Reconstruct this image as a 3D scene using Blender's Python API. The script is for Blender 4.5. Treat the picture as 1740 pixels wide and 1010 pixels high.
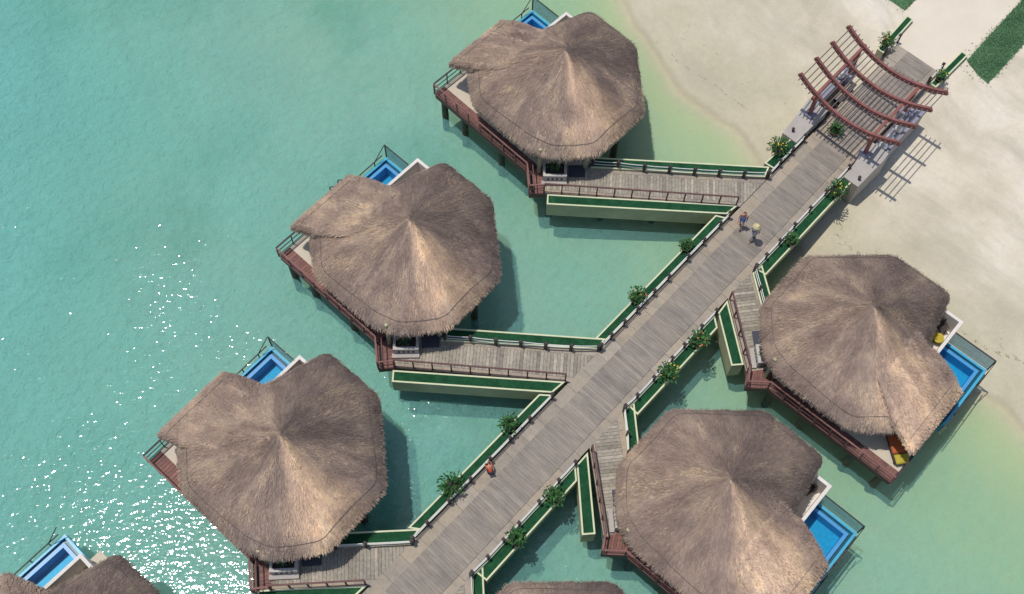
import bpy, math, random
from mathutils import Vector, Matrix
random.seed(7)
R = math.radians
C = bpy.context.scene.collection
for o in list(bpy.data.objects):
    bpy.data.objects.remove(o)

# World frame: X runs along the boardwalk towards the beach, Y to its left, Z up.
# Metres; the sea is z = 0, the deck level is z = 2.
DZ = 2.0

# ------------------------------------------------------------------ camera
sc = bpy.context.scene
U2 = Vector((0.66013034, 0.75115107)); N2 = Vector((-0.75115107, 0.66013034))
def turn(v):
    p = Vector((v[0], v[1]))
    return Vector((p.dot(U2), p.dot(N2), v[2]))
PITCH, ROLL = R(64.0), R(1.75)
fwd = Vector((0, math.cos(PITCH), -math.sin(PITCH)))
rgt = Vector((1, 0, 0)); upv = rgt.cross(fwd)
r2 = rgt * math.cos(ROLL) + upv * math.sin(ROLL)
u2 = -rgt * math.sin(ROLL) + upv * math.cos(ROLL)
cr, cu, cf = turn(r2), turn(u2), turn(fwd)
cam_d = bpy.data.cameras.new('camera'); cam = bpy.data.objects.new('camera', cam_d); C.objects.link(cam)
cam_d.lens = 36 * 1950 / 1740; cam_d.sensor_width = 36; cam_d.clip_end = 600; cam_d.clip_start = 1
cam.matrix_world = Matrix(((cr.x, cu.x, -cf.x, -35.396), (cr.y, cu.y, -cf.y, -11.986), (cr.z, cu.z, -cf.z, 57.0), (0, 0, 0, 1)))
sc.camera = cam

# ------------------------------------------------------------------ light
to_sun = Vector((-0.25 * 0.660 + 0.09 * 0.751, 0.25 * 0.751 + 0.09 * 0.660, 1.0)).normalized()
w = bpy.data.worlds.new('World'); sc.world = w; w.use_nodes = True
nt = w.node_tree; bg = nt.nodes['Background']
sky = nt.nodes.new('ShaderNodeTexSky'); sky.sky_type = 'NISHITA'; sky.sun_disc = False
sky.sun_elevation = math.asin(to_sun.z); sky.sun_rotation = math.atan2(to_sun.x, to_sun.y)
nt.links.new(sky.outputs[0], bg.inputs[0]); bg.inputs[1].default_value = 0.115
sun_d = bpy.data.lights.new('sun', 'SUN'); sun_d.energy = 2.9; sun_d.angle = R(0.53); sun_d.color = (1, 0.96, 0.90)
sun = bpy.data.objects.new('sun', sun_d); C.objects.link(sun)
sun.rotation_euler = to_sun.to_track_quat('Z', 'Y').to_euler()
sun.location = (0, 0, 80)
sc.view_settings.view_transform = 'Standard'; sc.view_settings.look = 'None'
sc.view_settings.exposure = 0.0; sc.view_settings.gamma = 1.0; sc.view_settings.use_curve_mapping = False

# ------------------------------------------------------------------ material helpers
class NT:
    def __init__(s, name):
        s.m = bpy.data.materials.new(name); s.m.use_nodes = True
        s.t = s.m.node_tree; s.b = s.t.nodes['Principled BSDF']; s.out = s.t.nodes['Material Output']
    def n(s, typ, ins=None, **kw):
        nd = s.t.nodes.new(typ)
        for k, v in kw.items(): setattr(nd, k, v)
        for k, v in (ins or {}).items():
            if hasattr(v, 'is_output') or isinstance(v, bpy.types.NodeSocket): s.t.links.new(v, nd.inputs[k])
            else: nd.inputs[k].default_value = v
        return nd
    def math(s, op, a, b=0.0, clamp=False):
        return s.n('ShaderNodeMath', {0: a, 1: b}, operation=op, use_clamp=clamp).outputs[0]
    def noise(s, vec, scale, detail=3, rough=0.55, out='Fac'):
        return s.n('ShaderNodeTexNoise', {'Vector': vec, 'Scale': scale, 'Detail': detail, 'Roughness': rough}).outputs[out]
    def ramp(s, fac, stops):
        r = s.n('ShaderNodeValToRGB', {'Fac': fac}); e = r.color_ramp.elements
        while len(e) < len(stops): e.new(0.5)
        for el, (p, c) in zip(e, stops): el.position = p; el.color = (*c, 1)
        return r.outputs[0]
    def mix(s, fac, a, b, blend='MIX'):
        nd = s.n('ShaderNodeMix', data_type='RGBA', blend_type=blend)
        for i, v in ((0, fac), (6, a), (7, b)):
            if isinstance(v, bpy.types.NodeSocket): s.t.links.new(v, nd.inputs[i])
            else: nd.inputs[i].default_value = (*v, 1) if isinstance(v, tuple) else v
        return nd.outputs[2]
    def vscale(s, vec, sx, sy, sz):
        return s.n('ShaderNodeVectorMath', {0: vec, 1: (sx, sy, sz)}, operation='MULTIPLY').outputs[0]
    def pos(s): return s.n('ShaderNodeNewGeometry').outputs['Position']
    def obj(s): return s.n('ShaderNodeTexCoord').outputs['Object']
    def rnd(s): return s.n('ShaderNodeObjectInfo').outputs['Random']
    def attr(s, name): return s.n('ShaderNodeAttribute', attribute_name=name).outputs['Fac']
    def set(s, **kw):
        for k, v in kw.items():
            k = k.replace('_', ' ')
            if isinstance(v, bpy.types.NodeSocket): s.t.links.new(v, s.b.inputs[k])
            else: s.b.inputs[k].default_value = (*v, 1) if isinstance(v, tuple) and len(v) == 3 else v
        return s
    def bump(s, h, strength=0.4, dist=0.02):
        nd = s.n('ShaderNodeBump', {'Height': h, 'Strength': strength, 'Distance': dist})
        s.t.links.new(nd.outputs[0], s.b.inputs['Normal']); return s

def simple(name, col, rough=0.7, var=0.18, scale=3.0, metal=0.0, bump=0.15):
    k = NT(name); p = k.pos()
    f = k.noise(p, scale, 5, 0.65)
    c = k.mix(k.math('MULTIPLY', k.math('SUBTRACT', f, 0.5), 1.0), col, col)
    c = k.ramp(f, [(0.25, tuple(x * (1 - var) for x in col)), (0.75, tuple(min(1, x * (1 + var)) for x in col))])
    k.set(Base_Color=c, Roughness=rough, Metallic=metal)
    if bump: k.bump(k.noise(p, scale * 8, 3), bump, 0.01)
    return k.m

def wood(name, col, var=0.3, rnd_amt=0.35, rough=0.75, tint=None, across=True):
    """boards that differ one from the next, with grain and weathered patches"""
    k = NT(name); p = k.pos(); r = k.rnd()
    d = tuple(x * (1 - rnd_amt) for x in col); l = tuple(x * (1 + rnd_amt) for x in col)
    c = k.ramp(r, [(0.0, d), (0.35, col), (0.7, tuple(a * b for a, b in zip(col, tint or (1.05, 1.0, 0.92)))), (1.0, l)])
    g = k.noise(k.vscale(p, 9.0, 1.1, 9.0) if across else k.vscale(p, 6, 6, 6), 1.0, 4, 0.6)
    c = k.mix(1.0, c, k.ramp(g, [(0.3, (1 - var,) * 3), (0.7, (1 + var * 0.6,) * 3)]), 'MULTIPLY')
    st = k.noise(k.vscale(p, 1.0, 0.5, 1.0), 1.3, 5, 0.65)
    c = k.mix(1.0, c, k.ramp(st, [(0.3, (0.80, 0.80, 0.82)), (0.5, (1.0, 0.99, 0.98)), (0.7, (1.12, 1.09, 1.05))]), 'MULTIPLY')
    k.set(Base_Color=c, Roughness=rough).bump(g, 0.25, 0.01)
    return k.m

def thatch_mat():
    k = NT('thatch'); o = k.obj(); r = k.rnd()
    sx = k.n('ShaderNodeSeparateXYZ', {0: o}).outputs
    yy = k.math('SUBTRACT', k.math('ABSOLUTE', sx[1]), 0.0)
    ang = k.math('ARCTAN2', k.math('SUBTRACT', k.attr('ly'), 1.34), sx[0])
    rad = k.math('POWER', k.math('ADD', k.math('POWER', k.math('SUBTRACT', k.attr('ly'), 1.34), 2.0), k.math('POWER', sx[0], 2.0)), 0.5)
    seed = k.math('MULTIPLY', r, 37.0)
    streak = k.n('ShaderNodeCombineXYZ', {0: k.math('MULTIPLY', ang, 2.6), 1: k.math('MULTIPLY', rad, 0.40), 2: seed}).outputs[0]
    f1 = k.noise(streak, 1.0, 4, 0.62)
    fine = k.n('ShaderNodeCombineXYZ', {0: k.math('MULTIPLY', ang, 70.0), 1: k.math('MULTIPLY', rad, 2.2), 2: seed}).outputs[0]
    f2 = k.noise(fine, 1.0, 3, 0.6)
    blot = k.noise(k.n('ShaderNodeVectorMath', {0: k.pos(), 1: (3.1, 1.7, 0.4)}, operation='ADD').outputs[0], 0.8, 6, 0.7)
    c = k.ramp(f1, [(0.32, (0.258, 0.196, 0.166)), (0.48, (0.345, 0.265, 0.222)), (0.57, (0.41, 0.32, 0.257)), (0.67, (0.56, 0.435, 0.315))])
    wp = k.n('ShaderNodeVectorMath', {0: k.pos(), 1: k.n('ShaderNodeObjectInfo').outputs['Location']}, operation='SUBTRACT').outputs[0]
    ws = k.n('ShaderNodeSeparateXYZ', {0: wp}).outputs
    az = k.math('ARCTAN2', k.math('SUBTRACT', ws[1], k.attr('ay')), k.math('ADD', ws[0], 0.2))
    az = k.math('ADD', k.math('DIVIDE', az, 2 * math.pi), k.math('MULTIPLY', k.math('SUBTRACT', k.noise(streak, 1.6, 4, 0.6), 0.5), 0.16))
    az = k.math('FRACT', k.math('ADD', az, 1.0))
    sector_light = k.ramp(az, [(0.0, (0.60, 0.59, 0.60)), (0.10, (0.64, 0.63, 0.64)), (0.17, (0.90, 0.88, 0.85)), (0.34, (1.0, 0.95, 0.88)), (0.55, (0.98, 0.96, 0.95)), (0.62, (1.12, 1.08, 1.05)), (0.68, (2.0, 1.86, 1.62)), (0.745, (1.55, 1.44, 1.2)), (0.80, (0.92, 0.89, 0.87)), (0.88, (0.64, 0.63, 0.63))])  # roof light put into colour by compass direction: shaded side darker, sunlit side brighter
    c = k.mix(1.0, c, sector_light, 'MULTIPLY')
    c = k.mix(1.0, c, k.ramp(f2, [(0.3, (0.82, 0.81, 0.81)), (0.7, (1.14, 1.13, 1.11))]), 'MULTIPLY')
    c = k.mix(1.0, c, k.ramp(blot, [(0.3, (0.78, 0.77, 0.79)), (0.52, (1.0, 1.0, 1.0)), (0.72, (1.22, 1.18, 1.10))]), 'MULTIPLY')
    tone = k.attr('tone')
    c = k.mix(1.0, c, k.ramp(tone, [(0.0, (0.80, 0.79, 0.79)), (0.5, (1.02, 1.02, 1.02)), (1.0, (1.25, 1.23, 1.2))]), 'MULTIPLY')
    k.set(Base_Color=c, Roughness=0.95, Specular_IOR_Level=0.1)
    k.bump(k.math('ADD', f2, k.math('MULTIPLY', blot, 0.6)), 0.6, 0.06)
    return k.m

M = {}
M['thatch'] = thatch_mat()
M['plank'] = wood('grey_planks', (0.275, 0.238, 0.196), tint=(1.0, 0.98, 0.98), rnd_amt=0.15, var=0.22)
M['branch_plank'] = wood('side_planks', (0.345, 0.298, 0.235), tint=(0.94, 0.98, 0.98), rnd_amt=0.3, across=False)
M['slab'] = wood('edge_slabs', (0.345, 0.295, 0.235), rnd_amt=0.12, var=0.12, across=False)
M['under'] = simple('deck_underframe', (0.10, 0.085, 0.07))
M['under_dark'] = simple('dark_opening', (0.02, 0.016, 0.015), bump=0)
M['brown'] = wood('red_brown_boards', (0.225, 0.105, 0.088), rnd_amt=0.22, across=False)
M['rail'] = simple('brown_rail_paint', (0.125, 0.055, 0.048), var=0.3, scale=2)
M['rail_light'] = simple('faded_brown_rail_paint', (0.21, 0.095, 0.08), var=0.3, scale=2)
M['dark'] = simple('dark_stained_wood', (0.045, 0.032, 0.03), var=0.3)
M['piling'] = simple('wet_piling', (0.05, 0.045, 0.03), var=0.4)
M['cream'] = simple('cream_paint', (0.62, 0.63, 0.40), var=0.12, scale=1.6, rough=0.8)
M['cream_wall'] = simple('shaded_cream_wall', (0.42, 0.41, 0.24), var=0.2, scale=0.9, rough=0.85)  # planter walls' shade put into this darker cream; also colours bungalow walls
M['white'] = simple('white_plaster', (0.72, 0.66, 0.60), var=0.1, scale=2.5, rough=0.85)
M['entry'] = simple('off_white_render', (0.50, 0.46, 0.42), var=0.15, scale=3)
M['deckfloor'] = simple('pale_deck_stone', (0.56, 0.48, 0.37), var=0.08, scale=1.5)
M['rope'] = simple('pale_rope', (0.72, 0.70, 0.66), var=0.1, scale=10)
M['pergola'] = simple('red_brown_timber', (0.235, 0.085, 0.072), var=0.35, scale=2.2)
M['rod'] = simple('thin_brown_rods', (0.14, 0.10, 0.09), var=0.2)
M['concrete'] = simple('grey_concrete', (0.40, 0.36, 0.32), var=0.15, scale=1.2)
M['bluestone'] = simple('blue_grey_stone', (0.26, 0.26, 0.31), var=0.25, scale=3)
M['pot'] = simple('terracotta', (0.21, 0.11, 0.065), var=0.25, scale=4)
M['mat'] = simple('dark_door_mat', (0.055, 0.055, 0.075), var=0.15, scale=6)
M['wire'] = simple('dark_cable', (0.10, 0.085, 0.085), bump=0)
M['orange'] = simple('orange_cloth', (0.45, 0.10, 0.02), var=0.1)
M['yellow'] = simple('yellow_cloth', (0.46, 0.36, 0.03), var=0.1)
M['tile_cyan'] = simple('cyan_pool_tile', (0.07, 0.40, 0.60), var=0.15, scale=8, rough=0.3)
M['tile_mid'] = simple('mid_blue_pool_tile', (0.08, 0.31, 0.60), var=0.12, scale=8, rough=0.3)
M['tile_deep'] = simple('deep_blue_pool_tile', (0.045, 0.36, 0.55), var=0.2, scale=7, rough=0.35)
M['gutter'] = simple('dark_gutter_tile', (0.01, 0.09, 0.13), var=0.2, scale=8, rough=0.3)

def turf_mat():
    k = NT('artificial_turf'); p = k.pos()
    f = k.noise(p, 28, 4, 0.7); g = k.noise(p, 2.2, 5, 0.65)
    c = k.ramp(f, [(0.3, (0.009, 0.055, 0.022)), (0.7, (0.026, 0.115, 0.05))])
    c = k.mix(1.0, c, k.ramp(g, [(0.3, (0.6, 0.68, 0.66)), (0.55, (1.0, 1.0, 1.0)), (0.72, (1.5, 1.35, 1.15))]), 'MULTIPLY')
    k.set(Base_Color=c, Roughness=0.9, Specular_IOR_Level=0.15).bump(f, 0.8, 0.04); return k.m
M['turf'] = turf_mat()

def leaf_mat(name, a, b):
    k = NT(name); c = k.ramp(k.attr('tone'), [(0.0, a), (1.0, b)])
    k.set(Base_Color=c, Roughness=0.55); return k.m
M['leaf'] = leaf_mat('shrub_leaves', (0.014, 0.06, 0.014), (0.075, 0.21, 0.045))
M['lawn'] = leaf_mat('lawn_blades', (0.035, 0.115, 0.045), (0.14, 0.27, 0.12))

def sand_mat():
    k = NT('sand'); p = k.pos(); d = k.attr('shore')
    f = k.noise(p, 0.22, 6, 0.62); g = k.noise(p, 2.6, 6, 0.72)
    dry = k.ramp(f, [(0.32, (0.54, 0.475, 0.365)), (0.5, (0.66, 0.585, 0.465)), (0.66, (0.73, 0.655, 0.55))])
    wet = k.ramp(f, [(0.3, (0.465, 0.425, 0.305)), (0.7, (0.56, 0.505, 0.375))])
    nz = k.math('SUBTRACT', k.noise(p, 0.45, 5, 0.6), 0.5)
    edge = k.math('ADD', d, k.math('MULTIPLY', nz, 5.0)); edge0 = k.math('ADD', d, k.math('MULTIPLY', nz, 0.6))
    wf = k.n('ShaderNodeMapRange', {0: edge, 1: 1.5, 2: 10.0}, interpolation_type='SMOOTHSTEP').outputs[0]
    c = k.mix(wf, wet, dry)
    c = k.mix(1.0, c, k.ramp(g, [(0.28, (0.93, 0.925, 0.92)), (0.72, (1.06, 1.055, 1.04))]), 'MULTIPLY')
    al = k.noise(k.n('ShaderNodeCombineXYZ', {0: k.math('MULTIPLY', d, 0.55), 1: k.math('MULTIPLY', k.n('ShaderNodeSeparateXYZ', {0: p}).outputs[1], 0.10), 2: 3.3}).outputs[0], 1.0, 5, 0.65)
    c = k.mix(k.ramp(al, [(0.50, (0, 0, 0)), (0.68, (0.5, 0.5, 0.5))]), c, (0.42, 0.375, 0.29))
    fine = k.noise(p, 11, 4, 0.75)
    c = k.mix(1.0, c, k.ramp(fine, [(0.3, (0.95, 0.95, 0.94)), (0.7, (1.04, 1.04, 1.03))]), 'MULTIPLY')
    # damp line at the water's edge, greenish algae on the shallow bed
    dl = k.n('ShaderNodeMapRange', {0: k.math('ABSOLUTE', k.math('SUBTRACT', edge0, 0.12)), 1: 0.0, 2: 0.34, 3: 0.42, 4: 0.0}, interpolation_type='SMOOTHSTEP').outputs[0]
    c = k.mix(dl, c, (0.33, 0.30, 0.22))
    ga = k.n('ShaderNodeMapRange', {0: edge0, 1: -17.0, 2: -3.0, 3: 0.0, 4: 1.0}, interpolation_type='SMOOTHSTEP').outputs[0]
    gb = k.n('ShaderNodeMapRange', {0: edge0, 1: -1.2, 2: 0.1, 3: 1.0, 4: 0.0}, interpolation_type='SMOOTHSTEP').outputs[0]
    c = k.mix(k.math('MULTIPLY', k.math('MULTIPLY', ga, gb), 0.78), c, (0.47, 0.475, 0.25))
    sg = k.noise(k.n('ShaderNodeVectorMath', {0: p, 1: (11.0, 4.0, 0.0)}, operation='ADD').outputs[0], 0.085, 6, 0.62)
    sgm = k.math('MULTIPLY', k.ramp(sg, [(0.50, (0, 0, 0)), (0.66, (0.8, 0.8, 0.8))]), k.n('ShaderNodeMapRange', {0: edge0, 1: -16.0, 2: -8.0, 3: 1.0, 4: 0.0}, interpolation_type='SMOOTHSTEP').outputs[0])
    c = k.mix(sgm, c, (0.20, 0.30, 0.15))
    # thin wrack lines of dry weed left along old water marks
    wr = k.math('ABSOLUTE', k.math('SUBTRACT', edge, 2.6))
    sp = k.math('MULTIPLY', k.math('LESS_THAN', wr, 0.06), k.math('GREATER_THAN', k.noise(p, 1.4, 4, 0.7), 0.56))
    c = k.mix(k.math('MULTIPLY', sp, 0.35), c, (0.17, 0.13, 0.09))
    k.set(Base_Color=c, Roughness=0.95, Specular_IOR_Level=0.1)
    vo = k.n('ShaderNodeTexVoronoi', {'Vector': p, 'Scale': 1.9, 'Randomness': 1.0}).outputs['Distance']
    ft = k.n('ShaderNodeMapRange', {0: vo, 1: 0.06, 2: 0.22, 3: -1.0, 4: 0.0}, interpolation_type='SMOOTHSTEP').outputs[0]
    k.bump(k.math('ADD', k.math('ADD', g, k.math('MULTIPLY', k.noise(p, 9, 3), 0.4)), k.math('MULTIPLY', ft, 0.4)), 0.4, 0.06); return k.m
M['sand'] = sand_mat()
def path_mat():
    k = NT('beach_path'); p = k.pos(); f = k.noise(p, 0.7, 6, 0.65)
    c = k.ramp(f, [(0.3, (0.66, 0.575, 0.455)), (0.7, (0.72, 0.635, 0.51))])
    k.set(Base_Color=c, Roughness=0.9).bump(k.noise(p, 8, 4), 0.3, 0.02); return k.m
M['path'] = path_mat()

def water_mat():
    k = NT('sea_water'); p = k.pos(); d = k.attr('depth')
    t = k.t; t.nodes.remove(k.b)
    rip = k.math('ADD', k.noise(k.vscale(p, 1.0, 1.0, 0), 1.6, 3, 0.6), k.math('MULTIPLY', k.noise(k.vscale(p, 1.0, 1.0, 0), 7.5, 3, 0.7), 0.9))
    dd = k.math('MULTIPLY', d, k.math('ADD', 0.50, k.math('MULTIPLY', rip, 0.54)))
    big = k.noise(k.vscale(p, 0.10, 0.05, 0), 1.0, 4, 0.55)
    dd = k.math('MULTIPLY', dd, k.math('ADD', 0.45, k.math('MULTIPLY', big, 1.1)))
    ch = [k.math('EXPONENT', k.math('MULTIPLY', dd, -a)) for a in (0.27, 0.030, 0.040)]
    tint = k.n('ShaderNodeCombineColor', {0: ch[0], 1: ch[1], 2: ch[2]}).outputs[0]
    tr = k.n('ShaderNodeBsdfTransparent', {'Color': tint})
    wv = k.math('ADD', k.noise(k.vscale(p, 1.0, 1.0, 0), 1.8, 2, 0.5), k.math('MULTIPLY', k.noise(k.vscale(p, 1.0, 1.0, 0), 6.0, 3, 0.65), 0.45))
    dn = k.n('ShaderNodeBump', {'Height': wv, 'Strength': 1.0, 'Distance': 0.33}).outputs[0]
    df = k.n('ShaderNodeBsdfDiffuse', {'Normal': dn, 'Color': (0.27, 0.645, 0.60, 1)})
    sf = k.math('SUBTRACT', 1.0, k.math('EXPONENT', k.math('MULTIPLY', dd, -0.26)))
    body = k.n('ShaderNodeMixShader', {0: sf, 1: tr.outputs[0], 2: df.outputs[0]})
    mp = k.n('ShaderNodeMapping', {'Vector': p, 'Rotation': (0, 0, R(48.7)), 'Scale': (1.0, 1.0, 0.0)}).outputs[0]
    w1 = k.noise(k.vscale(mp, 2.1, 3.6, 0), 1.0, 1, 0.5); w2 = k.noise(k.vscale(mp, 4.6, 7.0, 0), 1.0, 1, 0.5)
    gust = k.noise(k.vscale(p, 0.16, 0.16, 0), 1.0, 3, 0.6)
    hgt = k.math('MULTIPLY', k.math('ADD', w1, k.math('MULTIPLY', w2, 0.42)), k.math('MAXIMUM', 0.12, k.math('ADD', -0.55, k.math('MULTIPLY', gust, 3.1))))
    bp = k.n('ShaderNodeBump', {'Height': hgt, 'Strength': 1.0, 'Distance': 0.034}).outputs[0]
    gl = k.n('ShaderNodeBsdfGlossy', {'Color': (1, 1, 1, 1), 'Roughness': 0.075, 'Normal': bp})
    fr = k.n('ShaderNodeFresnel', {'IOR': 1.33, 'Normal': bp})
    fin = k.n('ShaderNodeMixShader', {0: fr.outputs[0], 1: body.outputs[0], 2: gl.outputs[0]})
    t.links.new(fin.outputs[0], k.out.inputs['Surface']); return k.m
M['water'] = water_mat()

def pool_water():
    k = NT('pool_water'); p = k.pos(); k.t.nodes.remove(k.b)
    tr = k.n('ShaderNodeBsdfTransparent', {'Color': (0.52, 0.88, 0.98, 1)})
    bp = k.n('ShaderNodeBump', {'Height': k.noise(p, 5, 3), 'Strength': 0.5, 'Distance': 0.008}).outputs[0]
    gl = k.n('ShaderNodeBsdfGlossy', {'Roughness': 0.04, 'Normal': bp}); fr = k.n('ShaderNodeFresnel', {'IOR': 1.33, 'Normal': bp})
    f = k.n('ShaderNodeMixShader', {0: fr.outputs[0], 1: tr.outputs[0], 2: gl.outputs[0]})
    k.t.links.new(f.outputs[0], k.out.inputs['Surface']); return k.m
M['pool_water'] = pool_water()
def glass_mat():
    k = NT('grey_glass'); k.t.nodes.remove(k.b)
    tr = k.n('ShaderNodeBsdfTransparent', {'Color': (0.72, 0.83, 0.85, 1)})
    df = k.n('ShaderNodeBsdfDiffuse', {'Color': (0.42, 0.50, 0.51, 1)})
    b = k.n('ShaderNodeMixShader', {0: 0.28, 1: tr.outputs[0], 2: df.outputs[0]})
    gl = k.n('ShaderNodeBsdfGlossy', {'Roughness': 0.08})
    f = k.n('ShaderNodeMixShader', {0: 0.06, 1: b.outputs[0], 2: gl.outputs[0]})
    k.t.links.new(f.outputs[0], k.out.inputs['Surface']); return k.m
M['glass'] = glass_mat()

# ------------------------------------------------------------------ object helpers
def tag(o, label=None, cat=None, group=None, kind=None):
    if label: o['label'] = label
    if cat: o['category'] = cat
    if group: o['group'] = group
    if kind: o['kind'] = kind
    return o
def empty(name, loc=(0, 0, 0), rz=0.0, **kw):
    o = bpy.data.objects.new(name, None); o.empty_display_size = 0.3; C.objects.link(o)
    o.location = loc; o.rotation_euler = (0, 0, rz); return tag(o, **kw)
def link(name, me, parent=None, loc=(0, 0, 0), rz=0.0, scale=None):
    o = bpy.data.objects.new(name, me); C.objects.link(o)
    if parent: o.parent = parent
    o.location = loc; o.rotation_euler = (0, 0, rz)
    if scale: o.scale = scale
    return o
def area2(poly):
    return sum(poly[i][0] * poly[(i + 1) % len(poly)][1] - poly[(i + 1) % len(poly)][0] * poly[i][1] for i in range(len(poly)))
class MB:
    def __init__(s): s.v = []; s.f = []; s.tone = None
    def prism(s, poly, z0, z1):
        """poly: plan outline; z0/z1 numbers or per-vertex lists"""
        n = len(poly)
        z0 = [z0] * n if not hasattr(z0, '__len__') else list(z0)
        z1 = [z1] * n if not hasattr(z1, '__len__') else list(z1)
        if area2(poly) < 0: poly = poly[::-1]; z0 = z0[::-1]; z1 = z1[::-1]
        b = len(s.v)
        s.v += [(p[0], p[1], z) for p, z in zip(poly, z0)] + [(p[0], p[1], z) for p, z in zip(poly, z1)]
        s.f.append(tuple(range(b + n - 1, b - 1, -1))); s.f.append(tuple(range(b + n, b + 2 * n)))
        for i in range(n):
            j = (i + 1) % n; s.f.append((b + i, b + j, b + n + j, b + n + i))
        return s
    def box(s, cx, cy, z0, sx, sy, h, rz=0.0):
        c, d = math.cos(rz), math.sin(rz)
        return s.prism([(cx + c * a - d * b, cy + d * a + c * b) for a, b in ((-sx/2, -sy/2), (sx/2, -sy/2), (sx/2, sy/2), (-sx/2, sy/2))], z0, z0 + h)
    def bar(s, p, q, w=0.08, h=0.08):
        p, q = Vector(p), Vector(q); d = (q - p)
        if d.length < 1e-6: return s
        d.normalize(); up = Vector((0, 0, 1)) if abs(d.z) < 0.95 else Vector((1, 0, 0))
        a = d.cross(up).normalized(); c = a.cross(d)
        b = len(s.v)
        for e in (p, q):
            for i, j in ((-1, -1), (1, -1), (1, 1), (-1, 1)): s.v.append(tuple(e + a * (i * w / 2) + c * (j * h / 2)))
        s.f += [(b, b+1, b+2, b+3), (b+7, b+6, b+5, b+4)] + [(b+i, b+4+i, b+4+(i+1) % 4, b+(i+1) % 4) for i in range(4)]
        return s
    def tube(s, pts, r, n=8, cap=True):
        pts = [Vector(p) for p in pts]; m = len(pts); b = len(s.v)
        for i, p in enumerate(pts):
            d = (pts[min(i + 1, m - 1)] - pts[max(i - 1, 0)]).normalized()
            up = Vector((0, 0, 1)) if abs(d.z) < 0.9 else Vector((1, 0, 0))
            a = d.cross(up).normalized(); c = a.cross(d); rr = r[i] if hasattr(r, '__len__') else r
            for j in range(n):
                t = 2 * math.pi * j / n; s.v.append(tuple(p + (a * math.cos(t) + c * math.sin(t)) * rr))
        for i in range(m - 1):
            for j in range(n): s.f.append((b+i*n+j, b+(i+1)*n+j, b+(i+1)*n+(j+1) % n, b+i*n+(j+1) % n))
        if cap: s.f.append(tuple(range(b, b + n))); s.f.append(tuple(range(b+m*n-1, b+(m-1)*n-1, -1)))
        return s
    def lathe(s, prof, cx=0, cy=0, n=16):
        b = len(s.v); m = len(prof)
        for r_, z in prof:
            for j in range(n): t = 2*math.pi*j/n; s.v.append((cx + r_*math.cos(t), cy + r_*math.sin(t), z))
        for i in range(m - 1):
            for j in range(n): s.f.append((b+i*n+j, b+i*n+(j+1) % n, b+(i+1)*n+(j+1) % n, b+(i+1)*n+j))
        s.f.append(tuple(range(b+n-1, b-1, -1))); s.f.append(tuple(range(b+(m-1)*n, b+m*n)))
        return s
    def mesh(s, name, mat, smooth=False, attrs=None):
        me = bpy.data.meshes.new(name); me.from_pydata(s.v, [], s.f); me.materials.append(mat)
        for k, vals in (attrs or {}).items():
            a = me.attributes.new(k, 'FLOAT', 'POINT'); a.data.foreach_set('value', vals)
        if smooth: me.polygons.foreach_set('use_smooth', [True] * len(me.polygons))
        me.update(); return me
    def build(s, name, mat, parent=None, smooth=False, attrs=None, **kw):
        return link(name, s.mesh(name, mat, smooth, attrs), parent, **kw)

def lerp(a, b, t): return tuple(x + (y - x) * t for x, y in zip(a, b))
def clip(poly, a, b, c):
    """keep a*x + b*y >= c"""
    out = []
    for i in range(len(poly)):
        p, q = poly[i], poly[(i + 1) % len(poly)]
        dp, dq = a*p[0] + b*p[1] - c, a*q[0] + b*q[1] - c
        if dp >= 0: out.append(p)
        if dp * dq < 0: out.append(lerp(p, q, dp / (dp - dq)))
    return out

# ------------------------------------------------------------------ the setting: sand, sea bed, water
SH = [(120, 50), (42, 16), (17.9, 7.4), (13.84, 4.7), (9.8, 3.0), (5.4, 2.6), (1.8, 2.3), (-3.5, -1.7), (-8, -2.3), (-13.9, -2.2), (-15, -1.7), (-18.4, -1.5), (-22, -1.4), (-120, 8)]
def shore_s(n):
    for (a, sa), (b, sb) in zip(SH, SH[1:]):
        if a >= n >= b: return sa + (sb - sa) * (a - n) / (a - b)
    return SH[0][1] if n > 0 else SH[-1][1]
def smooth(e0, e1, x):
    t = min(1, max(0, (x - e0) / (e1 - e0))); return t * t * (3 - 2 * t)
def shore_d(s, n):
    w_ = sum(shore_s(n + k) for k in (-1.6, -0.8, 0, 0.8, 1.6)) / 5
    return (s - w_) * 0.88 + 0.16 * math.sin(n * 0.9 + 0.6) + 0.07 * math.sin(n * 2.3 + s * 0.4)
def ground_z(s, n):
    d = shore_d(s, n)
    if d >= 0:
        z = 1.7 * math.tanh(d * 0.10 / 1.7)
        z += (1.94 - z) * smooth(10.0, 13.2, s)
        return z
    e = -d
    return -0.9 * (1 - math.exp(-e * 0.10)) - 0.024 * min(e, 90) - 0.26 * (1 - math.exp(-e * 1.8)) - 1.1 * smooth(37, 52, -0.66 * s + 0.751 * n)
def axis(lo, hi, a, b, fine, coarse):
    out = []; x = lo
    while x < hi: out.append(x); x += fine if a <= x < b else coarse
    out.append(hi); return out
XS = axis(-190, 190, -50, 30, 0.6, 8); YS = axis(-190, 190, -30, 50, 0.6, 8)
g = MB(); sh_a = []; dp_a = []
for y in YS:
    for x in XS:
        z = ground_z(x, y); g.v.append((x, y, z)); sh_a.append(shore_d(x, y)); dp_a.append(max(0.0, -z))
nx = len(XS)
g.f = [(j*nx+i, j*nx+i+1, (j+1)*nx+i+1, (j+1)*nx+i) for j in range(len(YS)-1) for i in range(nx-1)]
tag(g.build('sand_ground', M['sand'], smooth=True, attrs={'shore': sh_a}), kind='structure')
wm = MB(); wm.v = [(v[0], v[1], 0.0) for v in g.v]
wm.f = [f for f in g.f if min(g.v[i][2] for i in f) < 0.02]
tag(wm.build('sea_water', M['water'], attrs={'depth': dp_a}), kind='structure')

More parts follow.
